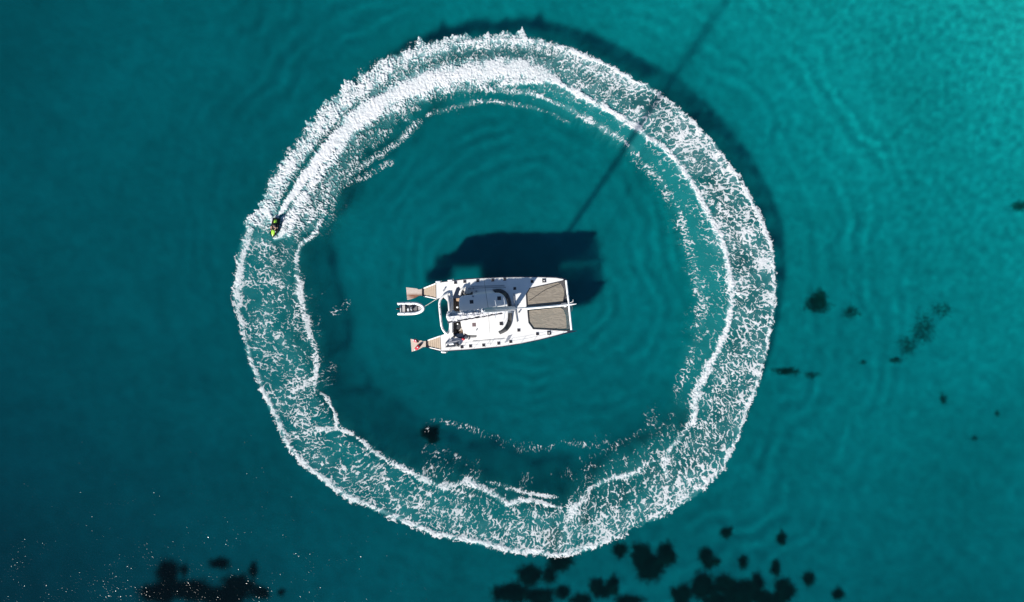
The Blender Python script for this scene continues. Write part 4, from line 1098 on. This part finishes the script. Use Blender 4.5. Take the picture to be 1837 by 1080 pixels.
# ------------------------------------------------------------------ jet ski and rider
SKI_A = P(498, 392, 0); SKI_B = P(491.2, 425.5, 0)
ski_c = SKI_A.lerp(SKI_B, .5); dv = SKI_B - SKI_A
ski_ang = math.atan2(dv.y, dv.x)
SKZ = .12
ski = thing('jet_ski', 'black jet ski with lime green hood and seat at the head of the foam trail', 'jet ski', (ski_c.x, ski_c.y, SKZ), ski_ang)
def ks(mb, n, m_, p=ski, **k): return build(mb, n, m_, p, None, **k)
st = []
for x, w, zt, zb in ((-1.45, .48, .38, -.05), (-1.2, .56, .42, -.15), (-.5, .60, .46, -.22), (.2, .60, .50, -.22), (.7, .54, .56, -.15), (1.1, .40, .60, .0), (1.35, .22, .60, .2), (1.45, .06, .58, .4)):
    st.append([(x, -w, zt), (x, -w * 1.02, zt - .12), (x, -w * .6, zb), (x, w * .6, zb), (x, w * 1.02, zt - .12), (x, w, zt), (x, w * .5, zt + .03), (x, -w * .5, zt + .03)])
ks(MB().loft(st), 'hull', 'black_plastic')
st = []
for x, w, z0, z1 in ((.38, .24, .5, .86), (.55, .30, .5, .90), (.8, .30, .52, .84), (1.05, .24, .54, .76), (1.25, .14, .56, .68), (1.36, .04, .58, .62)):
    st.append([(x, -w, z0), (x, w, z0), (x, w * .8, z1 - .06), (x, w * .3, z1), (x, -w * .3, z1), (x, -w * .8, z1 - .06)])
ks(MB().loft(st), 'hood', 'lime_plastic')
ks(MB().loft([[(-1.0, -.20, .42), (-1.0, .20, .42), (-1.0, .16, .78), (-1.0, -.16, .78)], [(-.5, -.22, .44), (-.5, .22, .44), (-.5, .17, .80), (-.5, -.17, .80)], [(.3, -.2, .48), (.3, .2, .48), (.3, .15, .82), (.3, -.15, .82)]]), 'seat', 'black_rubber', bevel=.03)
ks(MB().loft([[(-1.2, -.17, .44), (-1.2, .17, .44), (-1.2, .14, .70), (-1.2, -.14, .70)], [(-.95, -.24, .46), (-.95, .24, .46), (-.95, .19, .83), (-.95, -.19, .83)], [(-.66, -.2, .46), (-.66, .2, .46), (-.66, .17, .83), (-.66, -.17, .83)]]), 'rear_seat', 'lime_plastic', bevel=.03)
for sg in (-1, 1):
    ks(MB().box((-.3, sg * .42, .5), (1.5, .16, .03)), 'foot_mat', 'black_rubber', smooth=False)
hb = ks(MB().tube([(.30, -.36, .98), (.40, -.18, 1.0), (.44, 0, .98), (.40, .18, 1.0), (.30, .36, .98)], .028, 8), 'handlebar', 'black_rubber')
ks(MB().tube([(.5, 0, .8), (.44, 0, .98)], .05, 8), 'steering_column', 'black_plastic', hb)
for sg in (-1, 1):
    ks(MB().box((.62, sg * .38, .84), (.08, .14, .09), sg * .3), 'mirror', 'white_tube', smooth=False, bevel=.02)
ks(MB().box((-1.5, 0, .15), (.2, .2, .16)), 'jet_nozzle', 'grey_metal', smooth=False, bevel=.02)

def rider():
    o = thing('person', 'bare-shouldered rider with dark hair and dark shorts crouched over the handlebar', 'person', (ski_c.x, ski_c.y, SKZ), ski_ang)
    J = {}; E = []
    def j(n, co, r, par=None):
        J[n] = (Vector(co), r); 
        if par: E.append((par, n))
    j('pel', (-.34, 0, .92), (.15, .13)); j('belly', (-.27, 0, 1.05), (.14, .11), 'pel'); j('chest', (-.14, 0, 1.24), (.17, .12), 'belly'); j('neckb', (-.05, 0, 1.39), (.10, .085), 'chest')
    j('neck', (.0, 0, 1.46), (.06, .06), 'neckb'); j('jaw', (.045, 0, 1.53), (.075, .085), 'neck'); j('head', (.055, 0, 1.62), (.085, .105), 'jaw'); j('crown', (.04, 0, 1.70), (.06, .075), 'head')
    for s_, sg in (('l', 1), ('r', -1)):
        j('sh' + s_, (-.07, sg * .19, 1.34), (.075, .075), 'neckb'); j('el' + s_, (.06, sg * .35, 1.13), (.05, .05), 'sh' + s_)
        j('wr' + s_, (.26, sg * .31, 1.03), (.034, .034), 'el' + s_); j('pa' + s_, (.31, sg * .30, 1.03), (.04, .03), 'wr' + s_)
        for q, (ox, oz, dy) in enumerate(((.075, -.005, -.045), (.085, -.01, -.015), (.085, -.01, .015), (.07, -.01, .045))):
            j(f'f{q}' + s_, (.31 + ox * .7, sg * (.30 + dy), 1.035 + oz), (.011, .011), 'pa' + s_); j(f'g{q}' + s_, (.31 + ox, sg * (.30 + dy), .99 + oz), (.009, .009), f'f{q}' + s_)
        j('th' + s_, (.29, sg * (.30 - .075), 1.02), (.012, .012), 'pa' + s_); j('tt' + s_, (.33, sg * (.30 - .08), .985), (.010, .010), 'th' + s_)
        j('hp' + s_, (-.30, sg * .12, .90), (.10, .10), 'pel'); j('kn' + s_, (.10, sg * .36, .86), (.068, .068), 'hp' + s_); j('an' + s_, (-.16, sg * .43, .585), (.045, .045), 'kn' + s_)
        j('ft' + s_, (-.03, sg * .44, .55), (.035, .045), 'an' + s_); j('to' + s_, (.08, sg * .44, .54), (.025, .04), 'ft' + s_)
    names = list(J); idx = {n: i for i, n in enumerate(names)}
    me = bpy.data.meshes.new('body'); me.from_pydata([tuple(J[n][0]) for n in names], [(idx[a], idx[b]) for a, b in E], []); me.update()
    ob = bpy.data.objects.new('body', me); C.objects.link(ob); ob.parent = o
    ob.modifiers.new('skin', 'SKIN')
    for i, n in enumerate(names):
        me.skin_vertices[0].data[i].radius = J[n][1]; me.skin_vertices[0].data[i].use_root = (n == 'pel')
    sb = ob.modifiers.new('sub', 'SUBSURF'); sb.levels = 1; sb.render_levels = 2
    dg = bpy.context.evaluated_depsgraph_get(); dg.update()
    ev = bpy.data.meshes.new_from_object(ob.evaluated_get(dg)); ob.modifiers.clear(); ob.data = ev; ev.name = 'body'
    ev.materials.clear(); ev.materials.append(MATS['skin'])
    for p in ev.polygons: p.use_smooth = True
    build(MB().ell((.03, 0, 1.655), (.115, .095, .10)).ell((-.005, 0, 1.62), (.10, .09, .10)), 'hair', 'dark_hair', o)
    build(MB().ell((.145, 0, 1.585), (.018, .014, .02)), 'nose', 'skin', o)
    for sg in (-1, 1):
        build(MB().ell((.128, sg * .035, 1.61), (.01, .014, .008)), 'eye', 'black_rubber', o)
        build(MB().ell((.05, sg * .088, 1.595), (.02, .012, .03)), 'ear', 'skin', o)
    build(MB().ell((.128, 0, 1.54), (.008, .025, .008)), 'mouth', 'red_fabric', o)
    sh = MB().tube([(-.42, 0, .93), (-.34, 0, .95), (-.27, 0, 1.03)], [.13, .185, .165], 14)
    for sg in (-1, 1):
        sh.tube([(-.32, sg * .10, .90), (-.12, sg * .22, .90), (.0, sg * .30, .88)], [.125, .115, .10], 12)
    build(sh, 'shorts', 'shorts_cloth', o)
rider()
